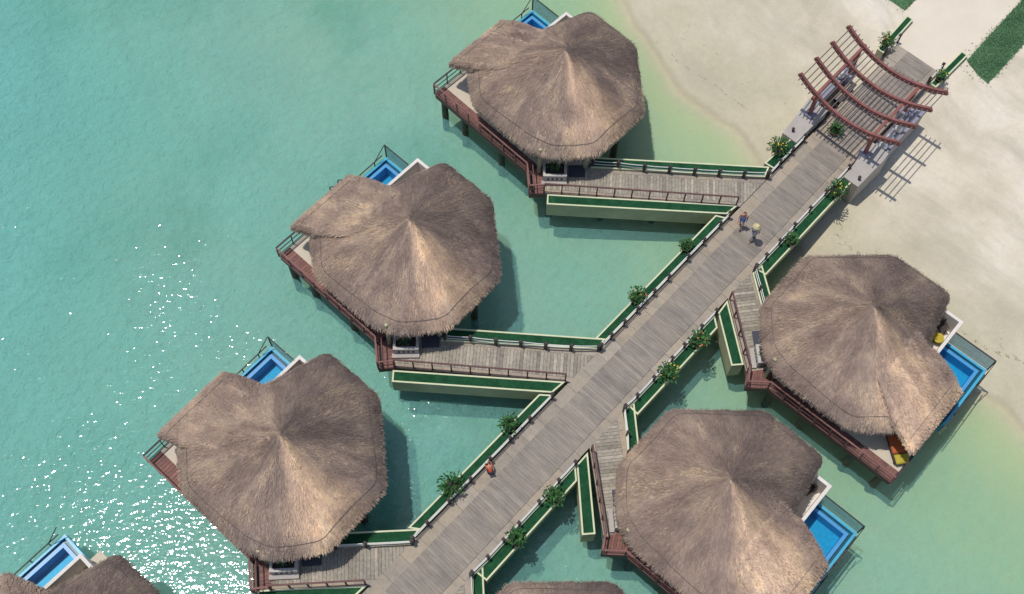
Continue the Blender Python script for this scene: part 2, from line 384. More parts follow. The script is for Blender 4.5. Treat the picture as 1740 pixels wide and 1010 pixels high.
# path and lawns behind the beach
pm = MB(); pm.prism([(13.0, 0.60), (13.0, -2.72), (15.05, -2.76), (15.05, -3.2), (40, -3.2), (40, 1.45), (15.05, 1.45), (15.05, .66)], 1.9, 1.955)
tag(pm.build('beach_path', M['path']), kind='structure')
def lawn(poly, label, rag):
    b = MB(); tone = []
    xs = [p[0] for p in poly]; ys = [p[1] for p in poly]
    def inside(x, y):
        c = False
        for i in range(len(poly)):
            (x1, y1), (x2, y2) = poly[i], poly[i-1]
            if (y1 > y) != (y2 > y) and x < (x2-x1)*(y-y1)/(y2-y1)+x1: c = not c
        return c
    k = 0; rr = random.Random(int(rag * 100))
    while k < 14000:
        x = rr.uniform(min(xs)-.2, max(xs)+.2) + rr.gauss(0, rag); y = rr.uniform(min(ys)-.2, max(ys)+.2) + rr.gauss(0, rag)
        if not inside(x, y):
            if rr.random() > 0.03: continue
        k += 1; a = rr.uniform(0, 6.28); l = rr.uniform(.05, .12); wd = .03
        z = 1.945; dx, dy = math.cos(a), math.sin(a); n = len(b.v)
        b.v += [(x - dy*wd, y + dx*wd, z), (x + dy*wd, y - dx*wd, z), (x + dx*l*1.2, y + dy*l*1.2, z + l)]
        b.f.append((n, n+1, n+2)); t = rr.random()*.5 + .5*(math.sin(x*1.7)*math.sin(y*2.3+x)*.5+.5); tone += [t, t, t]
    n = len(b.v); b.prism([p for p in poly], 1.93, 1.952); tone += [0.3] * (len(b.v) - n)
    tag(b.build('grass', M['lawn'], attrs={'tone': tone}), label, kind='stuff')
lawn([(15.5, 1.5), (15.6, 6.5), (26, 6.5), (26, 1.35)], 'green lawn left of the pale beach path', 0.04)
lawn([(14.9, -3.35), (14.5, -4.3), (14.3, -5.2), (28, -5.2), (28, -3.2)], 'ragged green lawn right of the pale beach path', 0.12)

def weed_line(pts, label, n=260, seed=1):
    rr = random.Random(seed); b = MB()
    for k in range(n):
        i = rr.randrange(len(pts) - 1); t = rr.random(); x, y = lerp(pts[i], pts[i+1], t)
        if math.sin(t * 9 + i * 2.1) + rr.gauss(0, .5) < .1: continue
        x += rr.gauss(0, .05); y += rr.gauss(0, .05); z = ground_z(x, y) + .012; a = rr.uniform(0, 6.28); l = rr.uniform(.012, .045); i0 = len(b.v)
        for q, r_ in ((0, l), (1.9, l * .5), (3.3, l * .9), (4.8, l * .4)): b.v.append((x + math.cos(a + q) * r_, y + math.sin(a + q) * r_, z + rr.uniform(0, .02)))
        b.f.append((i0, i0+1, i0+2, i0+3))
    tag(b.build('seaweed', M['under_dark2']), label, kind='stuff')
M['under_dark2'] = simple('dry_seaweed', (0.25, 0.205, 0.145), bump=0)
weed_line([(.84, -9.98), (.72, -12.56), (.67, -13.53), (.68, -14.35), (.94, -15.23), (1.24, -15.86), (1.4, -16.42), (1.5, -18.5)], 'thin broken line of dark dry seaweed on the sand beyond the right pool', 330, 1)
weed_line([(.95, -4.4), (.83, -5.21), (.70, -5.79), (1.01, -6.5)], 'short trace of dry seaweed on the sand above the right thatched roof', 120, 2)
weed_line([(4.54, 12.14), (4.32, 10.08), (4.2, 8.6), (4.37, 7.1), (4.3, 4.5)], 'faint seaweed line along the old water mark left of the pergola', 160, 3)
# ------------------------------------------------------------------ main boardwalk
def nl(s): return 0.27
def nr(s): return -2.62 - 0.30 * min(1, max(0, (4 - s) / 32))
S0, S1 = -37.0, 13.0
walk = tag(MB().prism([(S0, 0.22), (S0, nr(S0)+.05), (S1, nr(S1)+.05), (S1, 0.22)], 1.62, 1.955).build('boardwalk', M['under']), 'long grey plank boardwalk from the beach gate down through the middle', kind='structure')
unit = MB().box(0, 0, -0.5, 1, 1, 1).mesh('plank', M['plank'])
slab_me = MB().box(0, 0, -0.5, 1, 1, 1).mesh('edge_slab', M['slab'])
pitch = 0.17; k = 0
s = S1 - pitch / 2
while s > S0:
    if s < 11.5 or True:
        a, b = -0.42, nr(s) + 0.45
        link('plank', unit, walk, (s, (a + b) / 2, 1.972 + random.uniform(-.004, .004)), random.uniform(-.003, .003), (pitch - 0.005, a - b, 0.045))
    s -= pitch
s = S1 - 0.6
while s > S0:
    for a, b in ((nl(s), -0.43), (nr(s) + 0.44, nr(s))):
        link('edge_slab', slab_me, walk, (s, (a + b) / 2, 1.968 + random.uniform(-.003, .003)), 0, (1.185, a - b - 0.012, 0.05))
    s -= 1.2
pile_me = MB().lathe([(0.2, -4.5), (0.2, 1.7)], n=10).mesh('piling', M['piling'])
s = 1.0
while s > S0:
    for y in (-0.4, -2.1): link('piling', pile_me, walk, (s, y, 0))
    s -= 3.6

# ------------------------------------------------------------------ bungalows
OCT_ = lambda m: [(4.85, 3.95), (4.9, 0.4), (1.75, -3.2), (-2.2, -3.28), (-4.25, -1.65), (-4.78, -0.3), (-4.85, 3.9), (-3.4, 5.85), (1.35, 5.0) if m > 0 else (2.15, 4.35)]
OCT = OCT_(1)
AX, AY, AZ = -0.2, 1.34, 7.2
EZ = 4.42
def ray_R(th, OCT):
    best = 9e9; dx, dy = math.cos(th), math.sin(th)
    for i in range(len(OCT)):
        (x1, y1), (x2, y2) = OCT[i], OCT[i-1]; x1 -= AX; x2 -= AX; y1 -= AY; y2 -= AY
        ex, ey = x2 - x1, y2 - y1; det = dx * ey - dy * ex
        if abs(det) < 1e-9: continue
        t = (x1 * ey - y1 * ex) / det; q = (x1 * dy - y1 * dx) / det
        if t > 0 and -1e-6 <= q <= 1 + 1e-6: best = min(best, t)
    return best
NTH = 288
def outline(m):
    rt = [ray_R(2 * math.pi * i / NTH, OCT_(m)) for i in range(NTH)]
    return [sum(rt[(i + k) % NTH] for k in range(-3, 4)) / 7 for i in range(NTH)]
RS = outline(1)
def Rth(th):
    x = (th / (2 * math.pi)) % 1 * NTH; i = int(x); f = x - i
    return RS[i % NTH] * (1 - f) + RS[(i + 1) % NTH] * f
def roof_z(t):
    drop = 0.42 * max(0, (t - 0.80) / 0.20) ** 2.2
    return AZ - (AZ - EZ) * (t ** 0.97) - drop
def roof_mesh(m):
    global RS
    RS = outline(m)
    b = MB(); tone = []; ly = []
    rings = [0.0, .02, .05] + [i / 30 for i in range(2, 31)]
    rr = random.Random(5)
    for t in rings:
        for i in range(NTH):
            th = 2 * math.pi * i / NTH
            lump = 0.018 * math.sin(th * 9 + t * 7) + 0.015 * math.sin(th * 23 + 1) * t + rr.gauss(0, .012)
            r_ = RS[i] * t * (1 + (0.006 * math.sin(th * 17) + rr.gauss(0, .006) if t == 1 else 0))
            b.v.append((AX + r_ * math.cos(th), m * (AY + r_ * math.sin(th)), roof_z(t) + lump * min(1, t * 4)))
            tone.append(0.42); ly.append(AY + r_ * math.sin(th))
    nr_ = len(rings)
    for (t, z) in ((0.985, -0.34), (0.0, None)):        # thick eave, then soffit up to the ridge
        for i in range(NTH):
            th = 2 * math.pi * i / NTH; r_ = RS[i] * t
            zz = roof_z(1.0) + z if z is not None else AZ - 0.5
            b.v.append((AX + r_ * math.cos(th), m * (AY + r_ * math.sin(th)), zz)); tone.append(0.2); ly.append(AY + r_ * math.sin(th))
    for k in range(nr_ + 1):
        for i in range(NTH):
            j = (i + 1) % NTH; q = (k*NTH+i, (k+1)*NTH+i, (k+1)*NTH+j, k*NTH+j)
            b.f.append(q if m > 0 else q[::-1])
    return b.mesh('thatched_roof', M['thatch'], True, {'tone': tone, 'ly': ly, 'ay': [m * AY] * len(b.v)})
def add_card(b, tone, ly, m, p, d, length, wd, lift, t, drop=0.0, jit=0.22, rr=random):
    """one flat straw blade from p running along d (local left-hand frame)"""
    d = d.normalized(); side = Vector((-d.y, d.x, 0)).normalized()
    d = (d + side * rr.gauss(0, jit)).normalized(); side = Vector((-d.y, d.x, 0)).normalized() * (wd / 2)
    q = p + d * length + Vector((0, 0, lift - drop)); n = len(b.v)
    for v in (p - side, p + side, q + side * .5, q - side * .5): b.v.append((v.x, m * v.y, v.z)); tone.append(t); ly.append(v.y)
    b.f.append((n, n+1, n+2, n+3))
def straw_mesh(m):
    b = MB(); tone = []; ly = []; rr = random.Random(11)
    for k in range(34000):
        th = rr.uniform(0, 6.2832); t = math.sqrt(rr.uniform(0.0006, .99)); r0 = Rth(th) * t
        p = Vector((AX + r0 * math.cos(th), AY + r0 * math.sin(th), roof_z(t) + rr.uniform(0.0, .05)))
        L = rr.uniform(.07, .22); t2 = min(1.02, t + L / Rth(th))
        q = Vector((AX + Rth(th) * t2 * math.cos(th), AY + Rth(th) * t2 * math.sin(th), roof_z(min(1, t2)) + .03))
        add_card(b, tone, ly, m, p, q - p, L, rr.uniform(.012, .03), rr.uniform(.0, .03), min(1, max(0, rr.gauss(.5, .24))), rr=rr)
    for k in range(4200):
        th = rr.uniform(0, 6.2832); r0 = Rth(th) * rr.uniform(.95, 1.0)
        p = Vector((AX + r0 * math.cos(th), AY + r0 * math.sin(th), roof_z(r0 / Rth(th)) - rr.uniform(-.03, .25)))
        add_card(b, tone, ly, m, p, Vector((math.cos(th), math.sin(th), -1.5)), rr.uniform(.08, .18), rr.uniform(.025, .055), 0, min(1, max(0, rr.gauss(.5, .25))), drop=.05, rr=rr)
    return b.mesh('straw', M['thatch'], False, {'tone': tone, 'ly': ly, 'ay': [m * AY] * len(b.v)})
WQ = [(-3.8, 6.9), (0.62, 7.02), (1.42, 4.6), (1.2, 3.0), (-2.3, 3.0), (-3.5, 5.6)]
def wing_xy(a, v):
    """a 0..1 across from left edge to right edge, v 0..1 from the outer eave inwards"""
    n = 6.96 - v * 3.9
    left = -3.66 + (6.96 - n) * 0.24 if n > 5.4 else -3.36 + (5.4 - n) * 0.5
    right = 0.64 + (6.96 - n) * 0.36 if n > 4.8 else 1.42 - (4.8 - n) * 0.12
    return left + (right - left) * a, n + (0.07 * (a - .3) if v < .05 else 0)
def wing_z(a, v):
    dist_r = (1 - a) * 4.4
    z = 4.30 + 0.43 * min(v * 3.9, dist_r * 1.15 + 0.55 + v * 0.9)
    edge = min(v * 3.9, (1 - a) * 4.4, a * 5.5)
    z -= 0.30 * max(0, 1 - edge / 0.5) ** 1.7
    x, y = wing_xy(a, v); th = math.atan2(y - AY, x - AX); t = math.hypot(x - AX, y - AY) / Rth(th)
    k = smooth(.38, .86, v)
    return z * (1 - k) + (roof_z(min(1, t)) + .03 - .3 * smooth(.8, 1, v)) * k
def wing_mesh(m):
    b = MB(); tone = []; ly = []; NA, NV = 48, 40; rr = random.Random(3)
    for dz in (0, -0.32):
        for j in range(NV + 1):
            for i in range(NA + 1):
                x, y = wing_xy(i / NA, j / NV)
                b.v.append((x, m * y, wing_z(i / NA, j / NV) + dz + (rr.gauss(0, .012) + .03 * math.sin(i * .7) if dz == 0 else 0))); tone.append(.45 if dz == 0 else .2); ly.append(y)
    W = NA + 1; T = W * (NV + 1)
    for j in range(NV):
        for i in range(NA):
            q = (j*W+i, j*W+i+1, (j+1)*W+i+1, (j+1)*W+i); b.f.append(q[::-1] if m > 0 else q); b.f.append(tuple(T + x for x in (q if m > 0 else q[::-1])))
    rim = [i for i in range(NA)] + [j*W+NA for j in range(NV)] + [NV*W+i for i in range(NA, 0, -1)] + [j*W for j in range(NV, 0, -1)]
    for a, c in zip(rim, rim[1:] + rim[:1]): b.f.append((a, c, T + c, T + a))
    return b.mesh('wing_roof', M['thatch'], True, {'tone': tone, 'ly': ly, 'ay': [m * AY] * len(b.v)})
def wing_straw(m):
    b = MB(); tone = []; ly = []; rr = random.Random(21)
    for k in range(10000):
        a, v = rr.uniform(0, 1), rr.uniform(0, .85); x, y = wing_xy(a, v)
        p = Vector((x, y, wing_z(a, v) + rr.uniform(0, .04))); L = rr.uniform(.07, .22)
        d = Vector((.05, 1, -.4))
        if (1 - a) * 4.4 < v * 2.2: d = Vector((.8, .45, -.4))
        if a * 5.5 < .3: d = Vector((-.7, .7, -.5))
        add_card(b, tone, ly, m, p, d, L, rr.uniform(.02, .05), rr.uniform(0, .04), min(1, max(0, rr.gauss(.52, .24))), rr=rr)
    for k in range(1500):
        e = rr.random()
        if e < .5: a, v, d = rr.random(), 0.0, Vector((0, 1, -.7))
        elif e < .78: a, v, d = 1.0, rr.uniform(0, .6), Vector((.9, .35, -.7))
        else: a, v, d = 0.0, rr.uniform(0, .5), Vector((-.5, .2, -.9))
        x, y = wing_xy(a, v); p = Vector((x, y, wing_z(a, v) - rr.uniform(-.02, .22)))
        add_card(b, tone, ly, m, p, d, rr.uniform(.10, .22), rr.uniform(.025, .055), 0, min(1, max(0, rr.gauss(.5, .25))), drop=.04, rr=rr)
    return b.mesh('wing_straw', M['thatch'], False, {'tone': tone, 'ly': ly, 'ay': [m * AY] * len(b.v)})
def cable_mesh(m):
    b = MB(); t = 0.9
    pts = []
    for i in range(0, NTH + 1, 2):
        th = 2 * math.pi * i / NTH
        if R(62) < th < R(128): continue
        pts.append((th, t + 0.012 * math.sin(th * 5)))
    pts.sort(key=lambda q: (q[0] - R(128)) % (2 * math.pi))
    b.tube([(AX + Rth(th) * tt * math.cos(th), m * (AY + Rth(th) * tt * math.sin(th)), roof_z(tt) + .05) for th, tt in pts], 0.013, 5)
    return b.mesh('roof_cable', M['wire'])
def wing_cable_mesh(m):
    b = MB(); pts = []
    for i in range(31):
        a = .02 + .93 * i / 30; x, y = wing_xy(a, .13); pts.append((x, m * y, wing_z(a, .13) + .05))
    b.tube(pts, 0.013, 5); return b.mesh('roof_cable', M['wire'])
RM = {m: dict(roof=roof_mesh(m), straw=straw_mesh(m), wing=wing_mesh(m), wstraw=wing_straw(m), cable=cable_mesh(m), wcable=wing_cable_mesh(m)) for m in (1, -1)}
DECK_B = MB().box(0, 0, -0.5, 1, 1, 1).mesh('deck_board', M['brown'])

def railing_parts(parent, path, z, mat, h=0.95, gap=1.0, mids=(0.12, 0.52), th=0.07):
    """posts and rails along a plan path; every post and rail is its own part"""
    for a, b in zip(path, path[1:]):
        L = math.hypot(b[0]-a[0], b[1]-a[1]); n = max(1, round(L / gap))
        MB().bar((*a, z + h), (*b, z + h), 0.085, 0.05).build('top_rail', mat, parent)
        for k in mids: MB().bar((*a, z + k), (*b, z + k), 0.035, 0.05).build('lower_rail', mat, parent)
        for i in range(n + 1):
            if i == n and b != path[-1]: continue
            p = lerp(a, b, i / n); MB().box(p[0], p[1], z, th, th, h - .03, math.atan2(b[1]-a[1], b[0]-a[0])).build('post', mat, parent)

def shrub_meshes(kind, seed):
    rr = random.Random(seed); b = MB(); tone = []; fl = MB()
    n = 190
    for k in range(n):
        a = rr.uniform(0, 6.283); el = rr.uniform(.05, 1.35); rad = rr.uniform(.12, .62) if kind != 'palm' else rr.uniform(.25, .75)
        c = Vector((math.cos(a) * math.cos(el) * rad, math.sin(a) * math.cos(el) * rad, .32 + math.sin(el) * rad * 1.25))
        d = Vector((math.cos(a + rr.gauss(0, .6)), math.sin(a + rr.gauss(0, .6)), rr.uniform(-.3, .7))).normalized()
        L = rr.uniform(.10, .22) * (1.5 if kind == 'palm' else 1); sd = d.cross(Vector((0, 0, 1))).normalized() * L * (.16 if kind == 'palm' else .36)
        i = len(b.v); mid = c + d * L * .5 + Vector((0, 0, .03))
        for v in (c, mid - sd, c + d * L - Vector((0, 0, .03)), mid + sd): b.v.append(tuple(v))
        b.f += [(i, i+1, i+2), (i, i+2, i+3)]; t = min(1, max(0, rr.gauss(.4, .25) + (c.z - .6) * .5)); tone += [t] * 4
    for k in range(7):
        a = rr.uniform(0, 6.283); el = rr.uniform(.2, 1.3); rad = rr.uniform(.5, .66)
        c = Vector((math.cos(a) * math.cos(el) * rad, math.sin(a) * math.cos(el) * rad, .34 + math.sin(el) * rad * 1.25)); r_ = .05
        i = len(fl.v)
        for q in range(5):
            t1 = q * 1.2566; fl.v += [tuple(c), tuple(c + Vector((math.cos(t1) * r_, math.sin(t1) * r_, .02))), tuple(c + Vector((math.cos(t1 + 1.1) * r_, math.sin(t1 + 1.1) * r_, .02)))]
            fl.f.append((i + 3*q, i + 3*q + 1, i + 3*q + 2))
    st = MB()
    for k in range(6):
        a = k * 1.05; st.tube([(0, 0, .2), (.12 * math.cos(a), .12 * math.sin(a), .55), (.3 * math.cos(a), .3 * math.sin(a), .85)], [.018, .012, .006], 5)
    return b.mesh('foliage', M['leaf'], False, {'tone': tone}), fl.v, fl.f, st.mesh('stems', M['dark'])
POT = MB().lathe([(.22, 0), (.34, .10), (.40, .24), (.42, .30), (.37, .30), (.35, .25)], n=20).mesh('pot', M['pot'], True)
SOIL = MB().lathe([(.355, .20), (.355, .262)], n=16).mesh('soil', M['dark'])
SHR = [shrub_meshes('round', 1), shrub_meshes('round', 2), shrub_meshes('palm', 3), shrub_meshes('round', 4)]
def flower_mesh(i, mat):
    me = bpy.data.meshes.new('blossom'); me.from_pydata(SHR[i][1], [], SHR[i][2]); me.materials.append(mat); return me
M['coral'] = simple('coral_petal', (0.70, 0.17, 0.10), bump=0); M['gold'] = simple('yellow_petal', (0.78, 0.58, 0.04), bump=0)
FLW = {c: [flower_mesh(i, M[c]) for i in range(4)] for c in ('coral', 'gold')}
def shrub(x, y, z, label, i=0, scale=1.0, flowers=None, cat='potted plant', group='potted shrubs along the boardwalk planters', pot=True):
    r_ = empty('potted_shrub' if pot else 'shrub', (x, y, z), random.uniform(0, 6.28), label=label, cat=cat, group=group); r_.scale = (scale * .76,) * 3
    if pot: link('pot', POT, r_); link('soil', SOIL, r_)
    link('foliage', SHR[i][0], r_); link('stems', SHR[i][3], r_)
    if flowers: link('blossom', FLW[flowers][i], r_)
    return r_

def bungalow(label, t, rot, m, ls, lc, pn=(5.35, 7.25), wall_s=4.22, extra=(), piers=True):
    root = empty('overwater_bungalow', (t[0], m * t[1], 0), R(rot) * m, label=label, cat='bungalow', group='thatched overwater bungalows')
    F = lambda p: (p[0], m * p[1])
    P = lambda poly: [F(p) for p in poly]
    rm = RM[m]
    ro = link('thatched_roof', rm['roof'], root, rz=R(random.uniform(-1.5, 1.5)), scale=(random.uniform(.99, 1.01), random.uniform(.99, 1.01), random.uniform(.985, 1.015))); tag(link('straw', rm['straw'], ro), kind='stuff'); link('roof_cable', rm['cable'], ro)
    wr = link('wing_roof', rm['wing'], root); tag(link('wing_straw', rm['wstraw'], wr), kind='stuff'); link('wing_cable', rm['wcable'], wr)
    # walls under the eaves, with door and windows
    wl = [(AX + (x - AX) * .74, AY + (y - AY) * .74) for x, y in OCT]
    MB().prism(P(wl), DZ + .004, 4.75).build('wall', M['cream_wall'], root)
    def face_panel(a, b, f0, f1, z0, z1, mat, name, out=.025):
        p, q = lerp(a, b, f0), lerp(a, b, f1); nx_, ny_ = (q[1]-p[1]), -(q[0]-p[0]); L = math.hypot(nx_, ny_); nx_ /= L; ny_ /= L
        if nx_ * (p[0] - AX) + ny_ * (p[1] - AY) < 0: nx_, ny_ = -nx_, -ny_
        return MB().prism(P([(p[0]-nx_*.05, p[1]-ny_*.05), (q[0]-nx_*.05, q[1]-ny_*.05), (q[0]+nx_*out, q[1]+ny_*out), (p[0]+nx_*out, p[1]+ny_*out)]), z0, z1).build(name, mat, root)
    face_panel(wl[3], wl[4], .10, .48, DZ + .01, 4.2, M['dark'], 'door')
    face_panel(wl[1], wl[2], .3, .7, 2.9, 4.1, M['gutter'], 'window')
    face_panel(wl[5], wl[6], .15, .85, 2.1, 4.2, M['gutter'], 'window')
    # platform: pale floor, red-brown walkway along its outer side
    x1 = 3.3
    floor = [(-4.0, -0.5), (-4.0, 7.1), (-0.4, 7.1), (-0.4, pn[0]), (4.15, pn[0]), (4.15, 0.5), (1.4, -2.5), (-2.0, -2.55)]
    MB().prism(P(floor), 1.72, DZ).build('deck_floor', M['deckfloor'], root)
    MB().prism(P([(-4.75, -.45), (-4.75, 7.1), (-4.01, 7.1), (-4.01, -.5)]), 1.6, 1.95).build('walkway_frame', M['rail'], root)
    wk = root.children[-1] if False else None
    fr = [o for o in root.children if o.name.startswith('walkway_frame')][0]
    n = 40
    for i in range(n):
        y = -.38 + 7.44 * (i + .5) / n
        link('deck_board', DECK_B, fr, (-4.38, m * y, 1.975), 0, (.76, 7.44 / n - .015, .045))
    # landing at the end of the side walk
    ld = MB().prism(P([ls, lc, (-4.76, -.40), (-4.0, -.62), (-3.5, -1.2)]), 1.6, 1.95).build('landing_frame', M['rail'], root)
    for i in range(9):
        a = lerp(lc, (-4.76, -.42), (i + .5) / 9); c = lerp(ls, (-3.45, -1.05), (i + .5) / 9)
        L = math.hypot(c[0]-a[0], c[1]-a[1])
        link('deck_board', DECK_B, ld, ((a[0]+c[0])/2, m*(a[1]+c[1])/2, 1.975), m * math.atan2(c[1]-a[1], c[0]-a[0]), (L, .165, .045))
    rg = MB().bar((*F((-4.76, 3)), DZ - .06), (*F((-4.76, 4)), DZ - .06), .05, .05).build('railing', M['rail_light'], root)
    railing_parts(rg, P([ls, lc, (-4.78, -.42), (-4.78, 7.12)]), DZ, M['rail_light'])
    c2 = lerp(lc, ls, .34); c3 = lerp((-4.78, -.42), (-4.0, -.62), .42); c0 = lerp(lc, ls, .14); c1 = lerp((-4.78, -.42), (-4.0, -.62), .16)
    if m > 0:
        MB().prism(P([lerp(c0, c1, .06), lerp(c2, c3, .06), lerp(c2, c3, .8), lerp(c0, c1, .8)]), 1.99, 2.006).build('stair_opening_dark', M['under_dark'], ld)  # near-black plate paints the dark of a stair opening onto the landing
        MB().bar((*F(c2), DZ + .9), (*F(lerp(c2, c3, .85)), DZ + .9), .05, .05).bar((*F(c2), DZ), (*F(c2), DZ + .9), .05, .05).bar((*F(lerp(c2, c3, .85)), DZ), (*F(lerp(c2, c3, .85)), DZ + .9), .05, .05).build('stair_rail', M['rail'], rg)
    rg2 = MB().bar((*F((-4.7, 7.13)), DZ - .06), (*F((-.5, 7.13)), DZ - .06), .05, .05).build('dark_railing', M['dark'], root)
    railing_parts(rg2, P([(-4.78, 7.13), (-0.6, 7.13)]), DZ, M['dark'], th=.05)
    # plunge pool with an overflow gutter
    px0, px1 = -.35, 3.5; y0, y1 = pn
    pl = MB(); zt = 2.32
    def ring(b, a, c, z0, z1):      # L of the two open sides between inset a and inset c
        b.prism(P([(px0, y1-a), (px1-a, y1-a), (px1-a, y0), (px1-c, y0), (px1-c, y1-c), (px0, y1-c)]), z0, z1)
    pr = MB(); ring(pr, 0, .13, .95, zt); pool = pr.build('plunge_pool', M['tile_cyan'], root)
    b_ = MB(); ring(b_, .132, .28, .96, 2.12); b_.build('gutter', M['gutter'], pool)
    b_ = MB(); ring(b_, .282, .46, .97, 2.30); b_.build('inner_kerb', M['tile_mid'], pool)
    MB().prism(P([(px0, y0), (px0, y1-.461), (px1-.461, y1-.461), (px1-.461, y0)]), .98, 1.55).build('pool_floor', M['tile_deep'], pool)
    MB().prism(P([(px0 - .01, y0), (px0-.01, y1-.47), (px0-.12, y1-.47), (px0-.12, y0)]), 1.0, 2.03).build('pool_end_wall', M['tile_deep'], pool)
    wv = MB(); q = P([(px0, y0), (px0, y1-.461), (px1-.461, y1-.461), (px1-.461, y0)])
    wv.v = [(x, y, 2.22) for x, y in q]; wv.f = [(0, 1, 2, 3) if area2(q) > 0 else (3, 2, 1, 0)]; wv.build('water_surface', M['pool_water'], pool)
    # privacy wall and glass
    ww = MB().prism(P([(wall_s, y0), (wall_s, y0 - 1.6), (wall_s - .17, y0 - 1.6), (wall_s - .17, y0 - .17), (1.3, y0 - .17), (1.3, y0)]), 1.0, 3.36)
    pw = ww.build('privacy_wall', M['white'], root)
    MB().prism(P([(wall_s - .17, y0 - .17), (wall_s - .17, y0 - 1.5), (1.6, y0 - 1.5), (1.6, y0 - .17)]), 1.74, 2.008).build('courtyard_floor', M['white'], root)
    if 'noglass' not in extra:
        gs = px1 + .03
        gp = MB().prism(P([(gs, y0 + .005), (gs, y1), (gs + .02, y1), (gs + .02, y0 + .005)]), 2.33, 3.46).build('glass_panel', M['glass'], root)
        MB().bar((*F((gs + .01, y0 + .005)), 3.48), (*F((gs + .01, y1)), 3.48), .05, .05).build('glass_frame', M['dark'], gp)
        MB().bar((*F((gs + .01, y1)), 2.3), (*F((gs + .01, y1)), 3.5), .06, .06).build('glass_post', M['dark'], gp)
    # low dark rail outside the pool and its end post
    lr = MB().bar((*F((px1 - .2, y1 + .08)), 2.62), (*F((-.6, y1 + .08)), 2.5), .05, .05)
    lr.bar((*F((px1, y1 + .03)), 3.46), (*F((px1 - .75, y1 + .08)), 2.62), .035, .035)
    for x in (2.7, 1.6, .5): lr.box(x, m * (y1 + .08), 1.9, .05, .05, .7)
    lr.build('pool_rail', M['dark'], root)
    MB().prism(P([(px0 - .1, y1), (px1, y1), (px1, y1 + .14), (px0 - .1, y1 + .14)]), 1.05, 1.9).build('pool_ledge', M['cream_wall'], root)
    # entrance planter box with vents, mat
    e0, e1 = (-4.6, -1.5), (-3.68, -2.44); d_ = (.72, .69)
    if m < 0: e0, e1 = (-4.2, -1.55), (-3.45, -2.28)
    if 'noentry' not in extra:
        A = lambda p, k: (p[0] + d_[0] * k, p[1] + d_[1] * k)
        eb = MB().prism(P([e0, e1, A(e1, .16), A(e0, .16)]), DZ + .004, 2.62).prism(P([A(e0, .161), lerp(A(e0, .161), A(e1, .161), .1), lerp(A(e0, 1), A(e1, 1), .1), A(e0, 1)]), DZ + .004, 2.60).prism(P([lerp(A(e0, .161), A(e1, .161), .9), A(e1, .161), A(e1, 1), lerp(A(e0, 1), A(e1, 1), .9)]), DZ + .004, 2.60).build('entrance_planter', M['entry'], root)
        MB().prism(P([A(e0, .17), A(e1, .17), A(e1, .98), A(e0, .98)]), DZ + .01, 2.4).build('soil_bed', M['dark'], eb)
        for i in range(4):
            p, q2 = lerp(e0, e1, .18 + .19 * i), lerp(e0, e1, .26 + .19 * i)
            MB().prism(P([A(p, -.012), A(q2, -.012), A(q2, .02), A(p, .02)]), 2.22, 2.42).build('vent', M['dark'], eb)
        MB().prism(P([A(lerp(e0, e1, -.06), -.24), A(lerp(e0, e1, 1.02), -.24), A(lerp(e0, e1, 1.02), -.005), A(lerp(e0, e1, -.06), -.005)]), DZ + .004, 2.14).build('front_step', M['concrete'], eb)
        k1, k2 = (-3.34, -2.3), (-2.68, -2.95)
        MB().prism(P([k1, k2, A(k2, .78), A(k1, .78)]), DZ + .004, DZ + .03).build('door_mat', M['mat'], root)
        for pp in ((-2.2, -2.5), (-3.5, -1.6), (-4.3, -.9)):
            MB().box(pp[0], m * pp[1], DZ, .16, .16, 2.35).build('porch_post', M['cream_wall'], root)
    # pilings
    for x, y in ((-4.5, 6.6), (-4.5, 4.9), (-4.45, 1.9), (-4.3, -.2), (.5, -2.4), (3.9, .9), (-2.0, -2.2), (3.8, 4.0), (-1.5, 3.0)):
        link('piling', PIL, root, (x, m * y, 0))
    MB().prism(P([(-4.6, 7.0), (-4.6, 6.75), (-.7, 6.75), (-.7, 7.0)]), 1.35, 1.6).build('beam', M['dark'], root)
    if 'ladder' in extra:
        lb = MB()
        for x in (-.1, .5):
            lb.tube([(x, m * 7.2, 2.05), (x, m * 7.25, 3.0), (x, m * 7.6, 3.1), (x, m * 8.0, 2.6), (x, m * 8.4, .2)], .035, 6)
        for i in range(6): lb.bar((-.1, m * (7.75 + .12 * i), 2.1 - .38 * i), (.5, m * (7.75 + .12 * i), 2.1 - .38 * i), .12, .04)
        lb.build('ladder', M['dark'], root)
    return root
PIL = MB().lathe([(.20, -4.5), (.20, 1.72)], n=12).mesh('piling', M['piling'], False)
LSL, LCL = (-5.1, -2.06), (-5.72, -1.52)
LSR, LCR = (-4.78, -1.74), (-5.5, -1.30)
